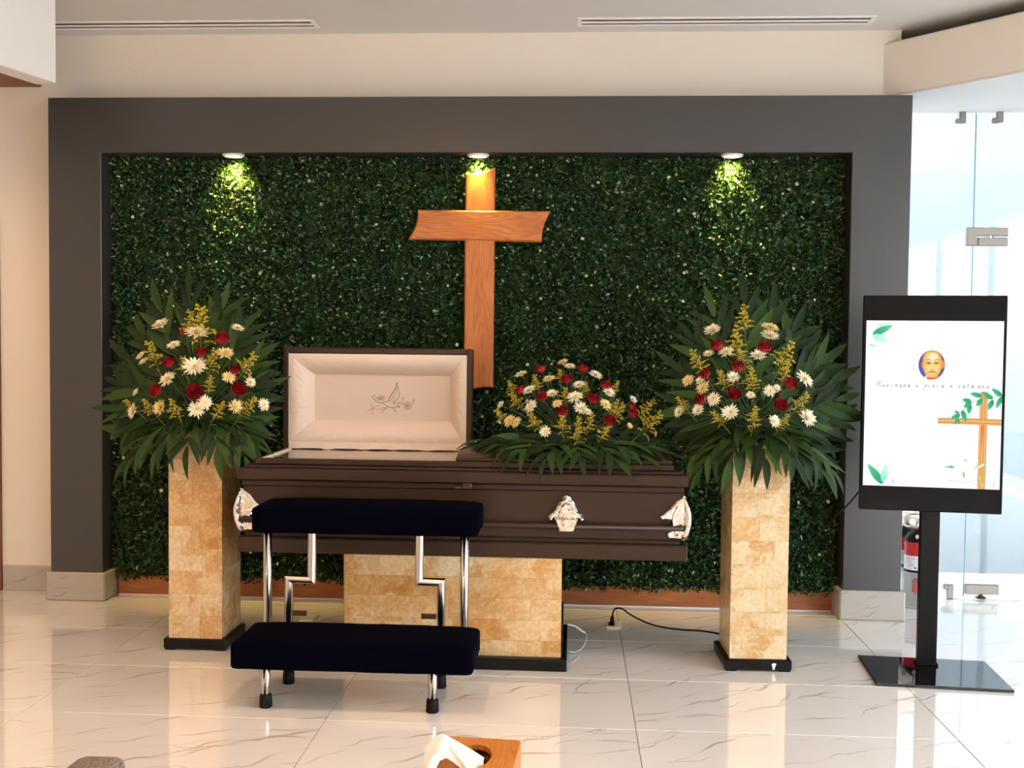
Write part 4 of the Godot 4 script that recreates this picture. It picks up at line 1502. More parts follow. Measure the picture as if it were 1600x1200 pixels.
# ================= kneeler =================
func build_kneeler() -> void:
	var t := thing("kneeler", "dark navy velvet kneeler with chrome tube legs in front of the casket", "kneeler", Vector3(-0.86, 0, 1.45))
	var lo := pad(t, "kneeling_pad", Vector3(0.965, 0.108, 0.335), Vector3(0.005, 0.221, 0.065))
	lo.set_meta("label", "lower padded kneeling cushion")
	var up := pad(t, "arm_rest", Vector3(0.967, 0.112, 0.27), Vector3(-0.008, 0.708, -0.225))
	up.set_meta("label", "upper padded arm rest cushion")
	var r := 0.0185
	for s in [0, 1]:
		var xo: float = [-1.292, -0.446][s] + 0.86
		var xu: float = [-1.10, -0.638][s] + 0.86
		var xl: float = [-1.2, -0.545][s] + 0.86
		var st := ST(0)
		tube(st, [Vector3(xo, 0.2, -0.14), Vector3(xo, 0.66, -0.14)], r, 14)
		part(t, "upright", done(st), M.steel)
		st = ST(0)
		tube(st, [Vector3(xu, 0.66, -0.14), Vector3(xu, 0.45, -0.14), Vector3(xl, 0.45, -0.14), Vector3(xl, 0.03, -0.14)], r, 14, -1.0, true)
		part(t, "rear_leg", done(st), M.steel)
		st = ST()
		bx(st, Vector3(-0.032, -0.012, -0.003), Vector3(0.032, 0.012, 0.003), 0.002)
		part(t, "strap_tab", done(st), M.bracket, Transform3D(Basis(), Vector3(xl + (0.05 if s == 0 else -0.05), 0.308, -0.125)))
		var xf: float = [-1.211, -0.539][s] + 0.86
		st = ST(0)
		tube(st, [Vector3(xf, 0.03, 0.16), Vector3(xf, 0.19, 0.16)], r, 14)
		part(t, "front_leg", done(st), M.steel)
		st = ST()
		bx(st, Vector3(xf - 0.012, 0.152, -0.12), Vector3(xf + 0.012, 0.172, 0.16), 0.003)
		part(t, "cross_bar", done(st), M.steel)
		for p in [Vector3(xl, 0, -0.14), Vector3(xf, 0, 0.16)]:
			st = ST(0)
			lathe(st, [Vector2(0.0, 0.0), Vector2(0.023, 0.0), Vector2(0.026, 0.004), Vector2(0.024, 0.05), Vector2(0.021, 0.054), Vector2(0.0, 0.054)], 16)
			part(t, "foot_cap", done(st), M.rubber, Transform3D(Basis(), p))


func pad(t: Node3D, called: String, s: Vector3, at: Vector3) -> MeshInstance3D:
	var st := ST(0)
	cushion(st, s, 0.022, 0.012, 18, 0.0012)
	var o := part(t, called, done(st), M.velvet, Transform3D(Basis(), at))
	st = ST(0)
	var loop := []
	var hx := s.x / 2 - 0.004
	var hz := s.z / 2 - 0.004
	for c in [[1, 1], [1, -1], [-1, -1], [-1, 1]]:
		for k in 5:
			var a: float = [0.0, 0.0, 0.0, 0.0][0]
			a = atan2(c[1], c[0]) + (PI / 4) * (1.0 - k / 2.0) * 1.0
			loop.append(Vector3(c[0] * (hx - 0.018) + cos(a) * 0.018, s.y / 2 - 0.012, c[1] * (hz - 0.018) + sin(a) * 0.018))
	loop.append(loop[0])
	tube(st, loop, 0.0028, 6)
	part(o, "piping", done(st), M.velvet)
	return o


# ================= flowers =================
var leaf_meshes := []
var mum_meshes := []
var heart_mesh: ArrayMesh
var rose_meshes := []
var gold_meshes := []
var stem_mesh: ArrayMesh
var calyx_mesh: ArrayMesh


func leaf_shape(l: float, w: float, droop: float, fold: float, n := 7) -> ArrayMesh:
	# lance-shaped leaflet along +y, folded along its midrib, bending towards -z
	var st := ST(0)
	var mid := []
	var lft := []
	var rgt := []
	for i in n + 1:
		var u := float(i) / n
		var a := droop * u * u
		var c := Vector3(0, l * (u - 0.12 * droop * u * u), -l * 0.5 * a)
		var half := w * pow(sin(PI * pow(lerpf(0.02, 0.985, u), 0.75)), 0.85)
		var z := half * fold
		mid.append(c)
		lft.append(c + Vector3(-half, 0, z + 0.0015 * sin(u * 17.0)))
		rgt.append(c + Vector3(half, 0, z + 0.0015 * sin(u * 15.0 + 1.0)))
	for i in n:
		quad(st, lft[i], mid[i], mid[i + 1], lft[i + 1])
		quad(st, mid[i], rgt[i], rgt[i + 1], mid[i + 1])
	return done(st)


func mum_shape(r: RandomNumberGenerator, open: float) -> ArrayMesh:
	# spider chrysanthemum of unit radius facing +z: rings of narrow petals that curl up at their tips
	var st := ST(0)
	var rings := [[17, 1.0, 0.05, 0.15], [15, 0.82, 0.12, 0.35], [12, 0.6, 0.18, 0.6], [9, 0.38, 0.22, 0.95]]
	for g in rings.size():
		var q: Array = rings[g]
		for k in q[0]:
			var a: float = TAU * (k + 0.5 * (g % 2)) / q[0] + r.randf_range(-0.12, 0.12)
			var l: float = q[1] * r.randf_range(0.82, 1.08)
			var rise: float = q[3] * open + r.randf_range(-0.12, 0.14)
			var w := 0.085 * r.randf_range(0.8, 1.15)
			var d := Vector3(cos(a), sin(a), 0)
			var s := Vector3(-sin(a), cos(a), 0)
			var prev := []
			for i in 5:
				var u := i / 4.0
				var c: Vector3 = d * (0.08 + l * u * cos(rise * 0.6)) + Vector3(0, 0, q[2] + l * (rise * 0.75 * u + 0.18 * u * u * open - 0.1 * u))
				var hw: float = w * [0.5, 0.95, 1.0, 0.85, 0.15][i]
				var row := [c - s * hw + Vector3(0, 0, hw * 0.7), c, c + s * hw + Vector3(0, 0, hw * 0.7)]
				if i:
					quad(st, prev[0], prev[1], row[1], row[0])
					quad(st, prev[1], prev[2], row[2], row[1])
				prev = row
	st.set_smooth_group(0)
	lathe(st, [Vector2(0.0, -0.22), Vector2(0.14, -0.16), Vector2(0.2, 0.02), Vector2(0.12, 0.1)], 8, Transform3D(Basis(Vector3.RIGHT, PI / 2), Vector3.ZERO))
	return done(st)


func heart_shape(r: RandomNumberGenerator) -> ArrayMesh:
	var st := ST(0)
	for k in 26:
		var a := k * 2.39996
		var rad := 0.30 * sqrt(k / 26.0)
		var b := Vector3(cos(a) * rad, sin(a) * rad, 0.2)
		var d := (Vector3(cos(a) * rad * 1.2, sin(a) * rad * 1.2, 0.42)).normalized()
		tube(st, [b, b + d * 0.16 + Vector3(0, 0, 0.02), b + d * 0.2 + Vector3(-cos(a), -sin(a), 0) * 0.05], 0.035, 4, 0.02)
	return done(st)


func rose_shape(r: RandomNumberGenerator, open: float) -> ArrayMesh:
	# unit-radius bud facing +z: overlapping cupped petals in a spiral
	var st := ST(0)
	# a tight heart, then three rings of petals, each ring wider, lower and more open
	var plan := []
	for k in 4:
		plan.append([k * 1.7, 0.20, 0.62, 2.6, 0.0])
	for g in 3:
		var n: int = [4, 5, 6][g]
		for k in n:
			plan.append([TAU * k / n + g * 0.5 + r.randf_range(-0.15, 0.15), [0.42, 0.66, 0.88][g], [0.58, 0.50, 0.34][g] * lerpf(1.05, 0.8, open * 0.5), [2.0, 1.7, 1.45][g], [0.05, 0.10, 0.2][g] * open])
	for q in plan:
		var a: float = q[0]
		var rad: float = q[1]
		var top: float = q[2]
		var span: float = q[3]
		var flare: float = q[4]
		rad *= r.randf_range(0.9, 1.1)
		top += r.randf_range(-0.07, 0.07)
		var g := []
		var NU := 7
		var NV := 6
		for i in NU + 1:
			var row := []
			for j in NV + 1:
				var u := 2.0 * i / NU - 1.0
				var v := float(j) / NV
				var ang := a + u * span * 0.5 * (0.55 + 0.45 * sin(PI * clampf(v * 0.9 + 0.1, 0, 1)))
				# the cup: narrow at its foot, fullest half-way up, closing in a little at the rim
				var rr := rad * (0.25 + 0.75 * sin(PI * clampf(0.08 + v * 0.66, 0.0, 1.0))) + flare * pow(v, 3) + 0.02 * absf(u)
				var z := lerpf(-0.75, top, v) - 0.14 * u * u * v
				if v > 0.95:
					rr += 0.09 * (1.0 - u * u)
					z -= 0.03
				row.append(Vector3(cos(ang) * rr, sin(ang) * rr, z))
			g.append(row)
		for i in NU:
			for j in NV:
				quad(st, g[i][j], g[i + 1][j], g[i + 1][j + 1], g[i][j + 1])
	return done(st)


func calyx_shape() -> ArrayMesh:
	var st := ST(0)
	lathe(st, [Vector2(0.0, -0.95), Vector2(0.2, -0.85), Vector2(0.34, -0.6), Vector2(0.3, -0.4)], 8, Transform3D(Basis(Vector3.RIGHT, PI / 2), Vector3.ZERO))
	for k in 5:
		var a := TAU * k / 5
		var d := Vector3(cos(a), sin(a), 0)
		var s := Vector3(-sin(a), cos(a), 0)
		var b := d * 0.3 + Vector3(0, 0, -0.6)
		var m := d * 0.75 + Vector3(0, 0, -0.35)
		var tip := d * 1.05 + Vector3(0, 0, -0.55)
		tri(st, b + s * 0.16, b - s * 0.16, m)
		tri(st, m - s * 0.13, m + s * 0.13, tip)
		tri(st, b + s * 0.16, m, m + s * 0.13)
		tri(st, b - s * 0.16, m - s * 0.13, m)
	return done(st)


func gold_shape(r: RandomNumberGenerator) -> ArrayMesh:
	# goldenrod plume of unit height along +y: two surfaces, green stalks and yellow florets
	var st := ST(0)
	var fl := ST()
	tube(st, [Vector3(0, -0.9, 0), Vector3(0.01, 0.0, 0), Vector3(0.03, 0.55, 0.02), Vector3(0.05, 1.0, 0.03)], 0.022, 5, 0.008)
	var n := 26
	for k in n:
		var u := k / float(n - 1)
		var y := lerpf(0.0, 0.98, u) + r.randf_range(-0.03, 0.03)
		var a := k * 2.4 + r.randf_range(-0.3, 0.3)
		var l := lerpf(0.52, 0.13, pow(u, 0.9)) * r.randf_range(0.55, 1.25)
		var d := Vector3(cos(a), r.randf_range(-0.25, 0.35), sin(a) * 0.8)
		var pts := []
		for i in 6:
			var t := i / 5.0
			pts.append(Vector3(0.03 * u, y, 0.01) + d * l * t + Vector3(0, l * (0.75 * t - 0.55 * t * t), 0))
		tube(st, pts, 0.01, 4, 0.005)
		var m := int(5 + 10 * l / 0.5)
		for i in m:
			var t := lerpf(0.22, 1.0, i / float(m))
			var q := t * 5.0
			var p: Vector3 = pts[int(minf(q, 4))].lerp(pts[int(minf(q, 4)) + 1], q - minf(int(q), 4.0))
			p += Vector3(r.randf_range(-0.028, 0.028), 0.012 + r.randf_range(-0.022, 0.028), r.randf_range(-0.028, 0.028))
			var s := r.randf_range(0.014, 0.028)
			var ax := [Vector3(s, 0, 0), Vector3(0, 0, s), Vector3(-s, 0, 0), Vector3(0, 0, -s)]
			for c in 4:
				tri(fl, p + ax[c], p + Vector3(0, s * 1.5, 0), p + ax[(c + 1) % 4])
				tri(fl, p + ax[c], p + ax[(c + 1) % 4], p - Vector3(0, s, 0))
	for k in 5:   # narrow stem leaves
		var a := k * 2.1
		var b := Vector3(0, -0.55 + k * 0.13, 0)
		var d := Vector3(cos(a), 0.5, sin(a)).normalized()
		var s := d.cross(Vector3.UP).normalized() * 0.035
		tri(st, b, b + d * 0.16 - s, b + d * 0.16 + s)
		tri(st, b + d * 0.16 - s, b + d * 0.36, b + d * 0.16 + s)
	var m2 := done(st)
	fl.generate_normals()
	fl.commit(m2)
	m2.surface_set_material(0, M.gold_green)
	m2.surface_set_material(1, M.gold)
	return m2


func face_basis(n: Vector3, spin := 0.0) -> Basis:
	var z := n.normalized()
	var x := Vector3.UP.cross(z).normalized()
	if x.length() < 0.1:
		x = Vector3.RIGHT
	return Basis(x, z.cross(x), z) * Basis(Vector3(0, 0, 1), spin)


func dir_basis(y: Vector3, n: Vector3) -> Basis:
	y = y.normalized()
	var x := y.cross(n).normalized()
	return Basis(x, y, x.cross(y))


func add_stem(f: Node3D, from: Vector3, to: Vector3, r: float) -> void:
	# a stalk in the flower's own space
	var d := to - from
	part(f, "stem", stem_mesh, M.stem, Transform3D(dir_basis(d, Vector3(0.1, 0.2, 1)) * Basis.from_scale(Vector3(r, d.length(), r)), from))


func mum(t: Node3D, p: Array, core: Vector3, r: RandomNumberGenerator) -> void:
	var pos := Vector3(p[0], p[1], p[2])
	var n := (pos - core)
	n = Vector3(n.x * 0.9 + r.randf_range(-0.08, 0.08), n.y * 0.9 + 0.09 + r.randf_range(-0.06, 0.06), n.z * 1.0 + 0.08)
	var s: float = p[3] * 0.98
	var f := part(t, "chrysanthemum", mum_meshes[r.randi_range(0, 3)], M.mum[[0, 1, 0, 1, 2][r.randi_range(0, 4)]], Transform3D(face_basis(n, r.randf_range(0, TAU)).scaled_local(Vector3.ONE * s), pos))
	part(f, "flower_heart", heart_mesh, M.mum_heart)
	var inv := f.transform.affine_inverse()
	add_stem(f, Vector3(0, 0, -0.1), inv * (core.lerp(pos, 0.15)), 0.0018 / s)


func rose(t: Node3D, p: Array, core: Vector3, r: RandomNumberGenerator) -> void:
	var pos := Vector3(p[0], p[1], p[2])
	var n := (pos - core)
	n = Vector3(n.x + r.randf_range(-0.05, 0.05), n.y + 0.10, n.z + 0.12)
	var s: float = p[3] * 1.05
	var f := part(t, "rose", rose_meshes[r.randi_range(0, 2)], M.rose, Transform3D(face_basis(n, r.randf_range(0, TAU)).scaled_local(Vector3.ONE * s), pos))
	part(f, "calyx", calyx_mesh, M.stem)
	var inv := f.transform.affine_inverse()
	add_stem(f, Vector3(0, 0, -0.9), inv * (core.lerp(pos, 0.15)), 0.0025 / s)


func plume(t: Node3D, p: Array, core: Vector3, r: RandomNumberGenerator) -> void:
	var pos := Vector3(p[0], p[1], p[2])
	var d := pos - core
	var s: float = p[3] * 1.06
	pos -= d.normalized() * 0.02
	var dir := Vector3(d.x * 0.8 + r.randf_range(-0.05, 0.05), absf(d.y) * 0.5 + 0.22, d.z * 0.55).normalized()
	var o := MeshInstance3D.new()
	o.name = "goldenrod"
	o.mesh = gold_meshes[r.randi_range(0, 2)]
	o.transform = Transform3D(dir_basis(dir, Vector3(r.randf_range(-0.4, 0.4), 0, 1)).scaled_local(Vector3(s, s, s)), pos - dir * s * 0.45)
	t.add_child(o, true)


func frond(t: Node3D, base: Vector3, dir: Vector3, nrm: Vector3, length: float, pairs: int, leaf_len: float, sag: float, r: RandomNumberGenerator, shade := 0) -> void:
	# a palm frond: a curved rib with leaflets on both sides
	var pts := []
	dir = dir.normalized()
	nrm = (nrm - dir * nrm.dot(dir)).normalized()
	for i in 8:
		var u := i / 7.0
		pts.append(base + dir * length * u - Vector3(0, 1, 0) * sag * length * u * u - nrm * 0.03 * length * u * u)
	var st := ST(0)
	tube(st, pts, 0.0035, 5, 0.0012)
	var f := part(t, "palm_frond", done(st), M.stem)
	for k in pairs + 1:
		var u := lerpf(0.22, 1.0, k / float(pairs))
		var i := mini(int(u * 7.0), 6)
		var p: Vector3 = pts[i].lerp(pts[i + 1], u * 7.0 - i)
		var tan: Vector3 = (pts[i + 1] - pts[i]).normalized()
		var side := tan.cross(nrm).normalized()
		for s in ([0.0] if k == pairs else [-1.0, 1.0]):
			var a := lerpf(0.95, 0.35, u) + r.randf_range(-0.12, 0.12)
			var d: Vector3 = tan if s == 0.0 else (tan * cos(a) + side * s * sin(a))
			d = (d + nrm * r.randf_range(-0.05, 0.22)).normalized()
			var nn: Vector3 = (nrm + side * s * -0.25 + Vector3(r.randf_range(-0.15, 0.15), r.randf_range(-0.15, 0.15), 0)).normalized()
			var sc := leaf_len * lerpf(1.05, 0.8, absf(u - 0.5) * 2.0) * r.randf_range(0.85, 1.12)
			part(f, "leaf", leaf_meshes[r.randi_range(0, 4)], M.leaf[(r.randi_range(0, 3) + shade) % 4], Transform3D(dir_basis(d, nn).scaled_local(Vector3.ONE * sc), p))


func build_flowers() -> void:
	var r := RandomNumberGenerator.new()
	r.seed = 41
	for k in 5:
		leaf_meshes.append(leaf_shape(1.0, [0.095, 0.11, 0.10, 0.12, 0.09][k], [0.2, 0.55, 0.9, 0.4, 1.2][k], [0.25, 0.35, 0.2, 0.3, 0.3][k]))
	for k in 4:
		mum_meshes.append(mum_shape(r, [0.7, 1.0, 1.3, 0.5][k]))
	heart_mesh = heart_shape(r)
	for k in 3:
		rose_meshes.append(rose_shape(r, [0.5, 0.9, 1.2][k]))
	for k in 3:
		gold_meshes.append(gold_shape(r))
	calyx_mesh = calyx_shape()
	var st := ST(0)
	tube(st, [Vector3(0, 0, 0), Vector3(0, 1, 0)], 1.0, 6)
	stem_mesh = done(st)
	var LM := [[-0.156, 0.500, 0.168, 0.045], [0.021, 0.465, 0.202, 0.058], [0.204, 0.490, 0.165, 0.032], [-0.082, 0.409, 0.207, 0.036], [-0.254, 0.360, 0.170, 0.029], [-0.235, 0.331, 0.182, 0.025], [0.160, 0.373, 0.210, 0.043], [0.026, 0.308, 0.233, 0.058], [-0.102, 0.251, 0.227, 0.046], [0.182, 0.265, 0.223, 0.035], [0.273, 0.241, 0.196, 0.030], [0.076, 0.147, 0.244, 0.039], [0.038, 0.116, 0.245, 0.044], [-0.134, 0.121, 0.227, 0.041], [0.209, 0.130, 0.224, 0.037], [0.329, 0.138, 0.173, 0.034], [-0.270, 0.187, 0.184, 0.022], [-0.283, 0.098, 0.181, 0.040]]
	var LR := [[-0.036, 0.480, 0.195, 0.023], [0.141, 0.447, 0.196, 0.034], [0.053, 0.381, 0.221, 0.025], [-0.104, 0.332, 0.217, 0.028], [0.205, 0.303, 0.212, 0.025], [-0.168, 0.201, 0.216, 0.030], [0.029, 0.195, 0.243, 0.038], [0.225, 0.213, 0.216, 0.034]]
	var LG := [[0.034, 0.515, 0.187, 0.161], [-0.205, 0.378, 0.184, 0.108], [-0.029, 0.327, 0.227, 0.080], [0.265, 0.330, 0.186, 0.116], [0.105, 0.355, 0.222, 0.098], [0.097, 0.240, 0.238, 0.080], [-0.080, 0.114, 0.236, 0.098], [0.146, 0.117, 0.237, 0.089], [0.279, 0.134, 0.200, 0.098], [-0.221, 0.119, 0.204, 0.081], [-0.331, 0.124, 0.160, 0.063], [-0.014, 0.532, 0.180, 0.098]]
	var RM := [[-0.226, 0.498, 0.167, 0.045], [-0.170, 0.404, 0.205, 0.039], [-0.244, 0.394, 0.191, 0.027], [0.023, 0.516, 0.176, 0.045], [0.021, 0.476, 0.189, 0.043], [-0.032, 0.389, 0.215, 0.039], [-0.141, 0.294, 0.227, 0.032], [-0.330, 0.279, 0.180, 0.034], [-0.280, 0.277, 0.200, 0.023], [-0.267, 0.244, 0.208, 0.038], [-0.222, 0.199, 0.223, 0.036], [-0.286, 0.148, 0.207, 0.031], [-0.365, 0.136, 0.172, 0.029], [-0.152, 0.140, 0.236, 0.041], [-0.066, 0.219, 0.237, 0.023], [0.018, 0.237, 0.230, 0.032], [0.050, 0.252, 0.225, 0.020], [0.175, 0.290, 0.188, 0.047], [0.038, 0.107, 0.232, 0.032], [0.186, 0.117, 0.195, 0.045]]
	var RR := [[-0.211, 0.438, 0.189, 0.029], [-0.003, 0.434, 0.203, 0.029], [-0.120, 0.349, 0.221, 0.029], [-0.261, 0.312, 0.201, 0.025], [0.114, 0.274, 0.209, 0.029], [-0.134, 0.223, 0.234, 0.028], [-0.280, 0.198, 0.207, 0.027], [0.067, 0.178, 0.226, 0.030]]
	var RG := [[-0.091, 0.574, 0.160, 0.108], [-0.130, 0.465, 0.195, 0.134], [-0.304, 0.373, 0.174, 0.108], [0.093, 0.405, 0.193, 0.125], [0.096, 0.334, 0.206, 0.089], [-0.193, 0.295, 0.220, 0.080], [-0.062, 0.297, 0.230, 0.098], [-0.372, 0.173, 0.168, 0.072], [0.175, 0.191, 0.197, 0.089], [-0.051, 0.120, 0.240, 0.098], [0.093, 0.102, 0.222, 0.071], [-0.217, 0.116, 0.225, 0.071], [-0.105, 0.385, 0.216, 0.080]]
	var SM := [[-0.239, 0.355, 0.070, 0.035], [-0.046, 0.411, 0.064, 0.030], [-0.014, 0.396, 0.085, 0.030], [-0.108, 0.337, 0.126, 0.033], [-0.197, 0.282, 0.139, 0.036], [-0.090, 0.269, 0.166, 0.031], [0.105, 0.357, 0.109, 0.036], [0.030, 0.311, 0.149, 0.031], [0.013, 0.256, 0.175, 0.041], [0.038, 0.207, 0.190, 0.035], [0.069, 0.192, 0.191, 0.022], [-0.186, 0.212, 0.170, 0.039], [0.164, 0.278, 0.146, 0.034], [0.149, 0.226, 0.170, 0.033], [-0.067, 0.227, 0.183, 0.028], [-0.326, 0.214, 0.120, 0.025], [0.275, 0.247, 0.121, 0.025], [-0.285, 0.144, 0.157, 0.035], [-0.253, 0.139, 0.169, 0.030], [-0.121, 0.101, 0.202, 0.030], [0.262, 0.131, 0.161, 0.017]]
	var SR := [[-0.150, 0.385, 0.075, 0.024], [0.049, 0.388, 0.089, 0.024], [-0.027, 0.343, 0.130, 0.024], [-0.245, 0.287, 0.121, 0.024], [-0.138, 0.262, 0.162, 0.024], [0.155, 0.314, 0.128, 0.026], [0.097, 0.255, 0.169, 0.027], [-0.045, 0.198, 0.193, 0.027], [0.279, 0.216, 0.132, 0.021], [0.280, 0.186, 0.142, 0.021], [0.172, 0.157, 0.182, 0.028]]
	var SG := [[-0.061, 0.368, 0.109, 0.057], [-0.177, 0.335, 0.113, 0.069], [-0.298, 0.307, 0.081, 0.063], [0.206, 0.314, 0.112, 0.063], [-0.275, 0.246, 0.130, 0.075], [-0.344, 0.170, 0.126, 0.069], [-0.037, 0.282, 0.164, 0.062], [0.062, 0.314, 0.145, 0.056], [0.199, 0.223, 0.159, 0.074], [-0.184, 0.151, 0.185, 0.081], [-0.048, 0.142, 0.203, 0.086], [0.032, 0.137, 0.204, 0.074], [0.088, 0.156, 0.197, 0.080], [0.027, 0.088, 0.209, 0.080], [0.162, 0.107, 0.191, 0.080], [0.224, 0.199, 0.159, 0.081], [0.358, 0.215, 0.088, 0.094], [0.377, 0.141, 0.101, 0.119]]
	for side in 2:
		var at: Vector3 = [Vector3(-1.766, 1.03, 0.715), Vector3(0.846, 1.03, 0.81)][side]
		var t := thing("flower_arrangement", ["fan of palm leaves, white chrysanthemums and red roses on the left pedestal", "fan of palm leaves, white chrysanthemums and red roses on the right pedestal"][side], "flowers", at, 0.0, "standing flower arrangements")
		foam(t, Vector3(0.1, 0.085, 0.1))
		var core := Vector3(-0.02, 0.1, 0.02)
		# back fan
		var fan: Array = [[-14, 0.20], [6, 0.22], [26, 0.27], [46, 0.36], [64, 0.46], [80, 0.54], [95, 0.58], [110, 0.55], [125, 0.48], [141, 0.42], [158, 0.38], [176, 0.38], [194, 0.38]] if side == 0 else [[-24, 0.30], [-8, 0.34], [6, 0.37], [18, 0.39], [30, 0.41], [42, 0.43], [54, 0.45], [66, 0.48], [79, 0.53], [92, 0.56], [106, 0.53], [121, 0.46], [139, 0.36], [160, 0.26], [184, 0.22]]
		for q in fan:
			var a := deg_to_rad(q[0])
			frond(t, Vector3((-0.06 if side == 0 else -0.03) + 0.03 * cos(a), 0.08, -0.03), Vector3(cos(a), sin(a), -0.10 + r.randf_range(-0.05, 0.08)), Vector3(0, 0.15, 1), q[1], 6 if side == 1 else 7, 0.225, 0.03, r, 0 if side == 0 else 1)
		# skirt hanging over the pedestal
		for q in [[-72, -0.1, 0.30], [-48, 0.3, 0.28], [-26, 0.6, 0.22], [0, 0.8, 0.2], [24, 0.6, 0.22], [46, 0.3, 0.27], [70, 0.0, 0.28]]:
			var a := deg_to_rad(q[0])
			frond(t, Vector3(0.05 * sin(a), 0.07, 0.06), Vector3(sin(a), 0.12, cos(a) * 0.75), Vector3(sin(a) * 0.25, 1, 0.35), q[2], 5, 0.185, 0.75, r, 0 if side == 0 else 1)
		filler(t, core, 26, Vector3(0.30, 0.42, 0.20), r)
		for p in ([LM, RM][side]):
			mum(t, p, core, r)
		for p in ([LR, RR][side]):
			rose(t, p, core, r)
		for p in ([LG, RG][side]):
			plume(t, p, core, r)
	var t := thing("casket_spray", "low spray of white chrysanthemums, red roses and palm leaves on the closed casket lid", "flowers", Vector3(0, 0.965, 0.74))
	foam(t, Vector3(0.16, 0.07, 0.09))
	var core := Vector3(0.0, 0.05, 0.02)
	for q in [[-90, 0.30, 0.16], [-75, 0.28, 0.3], [-58, 0.24, 0.5], [-38, 0.2, 0.7], [-16, 0.18, 0.85], [6, 0.17, 0.85], [28, 0.2, 0.8], [46, 0.24, 0.6], [64, 0.28, 0.4], [82, 0.32, 0.22], [96, 0.30, 0.1]]:
		var a := deg_to_rad(q[0])
		frond(t, Vector3(0.12 * sin(a), 0.05, 0.04 + 0.05 * cos(a)), Vector3(sin(a), 0.06, cos(a) * 0.8), Vector3(sin(a) * 0.1, 1, 0.3), q[1] + 0.05 * cos(a), 4, 0.175, q[2] * 0.34, r, 3)
	for q in [[-60, 0.22], [-30, 0.22], [0, 0.24], [30, 0.22], [60, 0.22]]:
		var a := deg_to_rad(q[0])
		frond(t, Vector3(0, 0.06, -0.02), Vector3(sin(a) * 1.1, cos(a) * 0.9 + 0.1, 0.05), Vector3(0, 0.3, 1), q[1], 3, 0.10, 0.02, r, 0)
	filler(t, core, 44, Vector3(0.30, 0.26, 0.15), r)
	for p in SM:
		mum(t, p, core, r)
	for p in SR:
		rose(t, p, core, r)
	for p in SG:
		plume(t, p, core, r)


func filler(t: Node3D, core: Vector3, n: int, reach: Vector3, r: RandomNumberGenerator) -> void:
	# short dark leaves between the flower stems
	for k in n:
		var a := r.randf_range(0.0, PI)
		var b := r.randf_range(0.15, 1.0)
		var d := Vector3(cos(a), sin(a), r.randf_range(0.2, 1.0))
		var p := core + Vector3(d.x * reach.x * b, d.y * reach.y * b, d.z * reach.z * (1.1 - b * 0.8))
		var o := (p - core).normalized() + Vector3(r.randf_range(-0.5, 0.5), r.randf_range(-0.2, 0.6), r.randf_range(-0.2, 0.4))
		part(t, "leaf", leaf_meshes[r.randi_range(0, 4)], M.leaf[r.randi_range(0, 3)], Transform3D(dir_basis(o, Vector3(r.randf_range(-0.5, 0.5), 0.4, 1)).scaled_local(Vector3(0.12, 0.1, 0.1) * r.randf_range(0.8, 1.3)), p))


func foam(t: Node3D, h: Vector3) -> void:
	var st := ST(0)
	lathe(st, [Vector2(0.0, 0.0), Vector2(h.x * 0.85, 0.0), Vector2(h.x * 1.05, 0.03), Vector2(h.x * 1.02, 0.034), Vector2(h.x * 0.9, 0.02)], 20, Transform3D(Basis.from_scale(Vector3(1, 1, h.z / h.x)), Vector3.ZERO))
	part(t, "tray", done(st), M.black)
	st = ST(0)
	cushion(st, Vector3(h.x * 1.5, h.y, h.z * 1.5), 0.02, 0.01, 8)
	part(t, "floral_foam", done(st), M.foam, Transform3D(Basis(), Vector3(0, 0.008 + h.y / 2, 0)))


# ================= upright screen =================
func build_display() -> void:
	var t := thing("display_stand", "upright black screen on a glossy black floor stand showing a memorial slide", "display", Vector3(1.628, 0, 0.94), deg_to_rad(-4.6))
	var st := ST()
	bx(st, Vector3(-0.285, 0.002, -0.21), Vector3(0.285, 0.014, 0.21), 0.003)
	part(t, "base_plate", done(st), M.black_gloss)
	st = ST()
	bx(st, Vector3(-0.048, 0.014, -0.145), Vector3(0.048, 0.026, -0.085), 0.002)
	part(t, "post_foot", done(st), M.black)
	part(t, "post", boxm(Vector3(-0.042, 0.02, -0.135), Vector3(0.042, 0.9, -0.095), 0.004), M.black)
	var tv := Node3D.new()
	tv.name = "screen_unit"
	tv.position = Vector3(-0.012, 1.212, -0.07)
	tv.rotation.y = deg_to_rad(-3.5)
	t.add_child(tv, true)
	part(tv, "housing", boxm(Vector3(-0.306, -0.489, -0.025), Vector3(0.306, 0.489, 0.0), 0.004), M.black)
	part(tv, "back_box", boxm(Vector3(-0.2, -0.42, -0.05), Vector3(0.2, 0.3, -0.025), 0.006), M.black)
	part(tv, "front_glass", boxm(Vector3(-0.303, -0.486, 0.0), Vector3(0.303, 0.486, 0.003), 0.001), M.screen_glass)
	var m := mat(Color.BLACK, 0.08)
	m.emission_enabled = true
	m.emission = Color.BLACK
	m.emission_texture = screen_image()
	m.emission_energy_multiplier = 1.12
	st = ST()
	uquad(st, [Vector3(-0.292, -0.377, 0.0035), Vector3(0.292, -0.377, 0.0035), Vector3(0.292, 0.375, 0.0035), Vector3(-0.292, 0.375, 0.0035)], [Vector2(0, 1), Vector2(1, 1), Vector2(1, 0), Vector2(0, 0)])
	part(tv, "screen", done(st), m).set_meta("label", "lit white slide with an oval portrait, handwriting, leaves and a cross")
	var l := AreaLight3D.new()
	l.name = "screen_light"
	l.area_size = Vector2(0.58, 0.75)
	l.position = Vector3(0, 0, 0.006)
	l.rotation.y = PI
	l.light_energy = 0.12
	l.area_range = 8.0
	l.shadow_enabled = true
	tv.add_child(l, true)


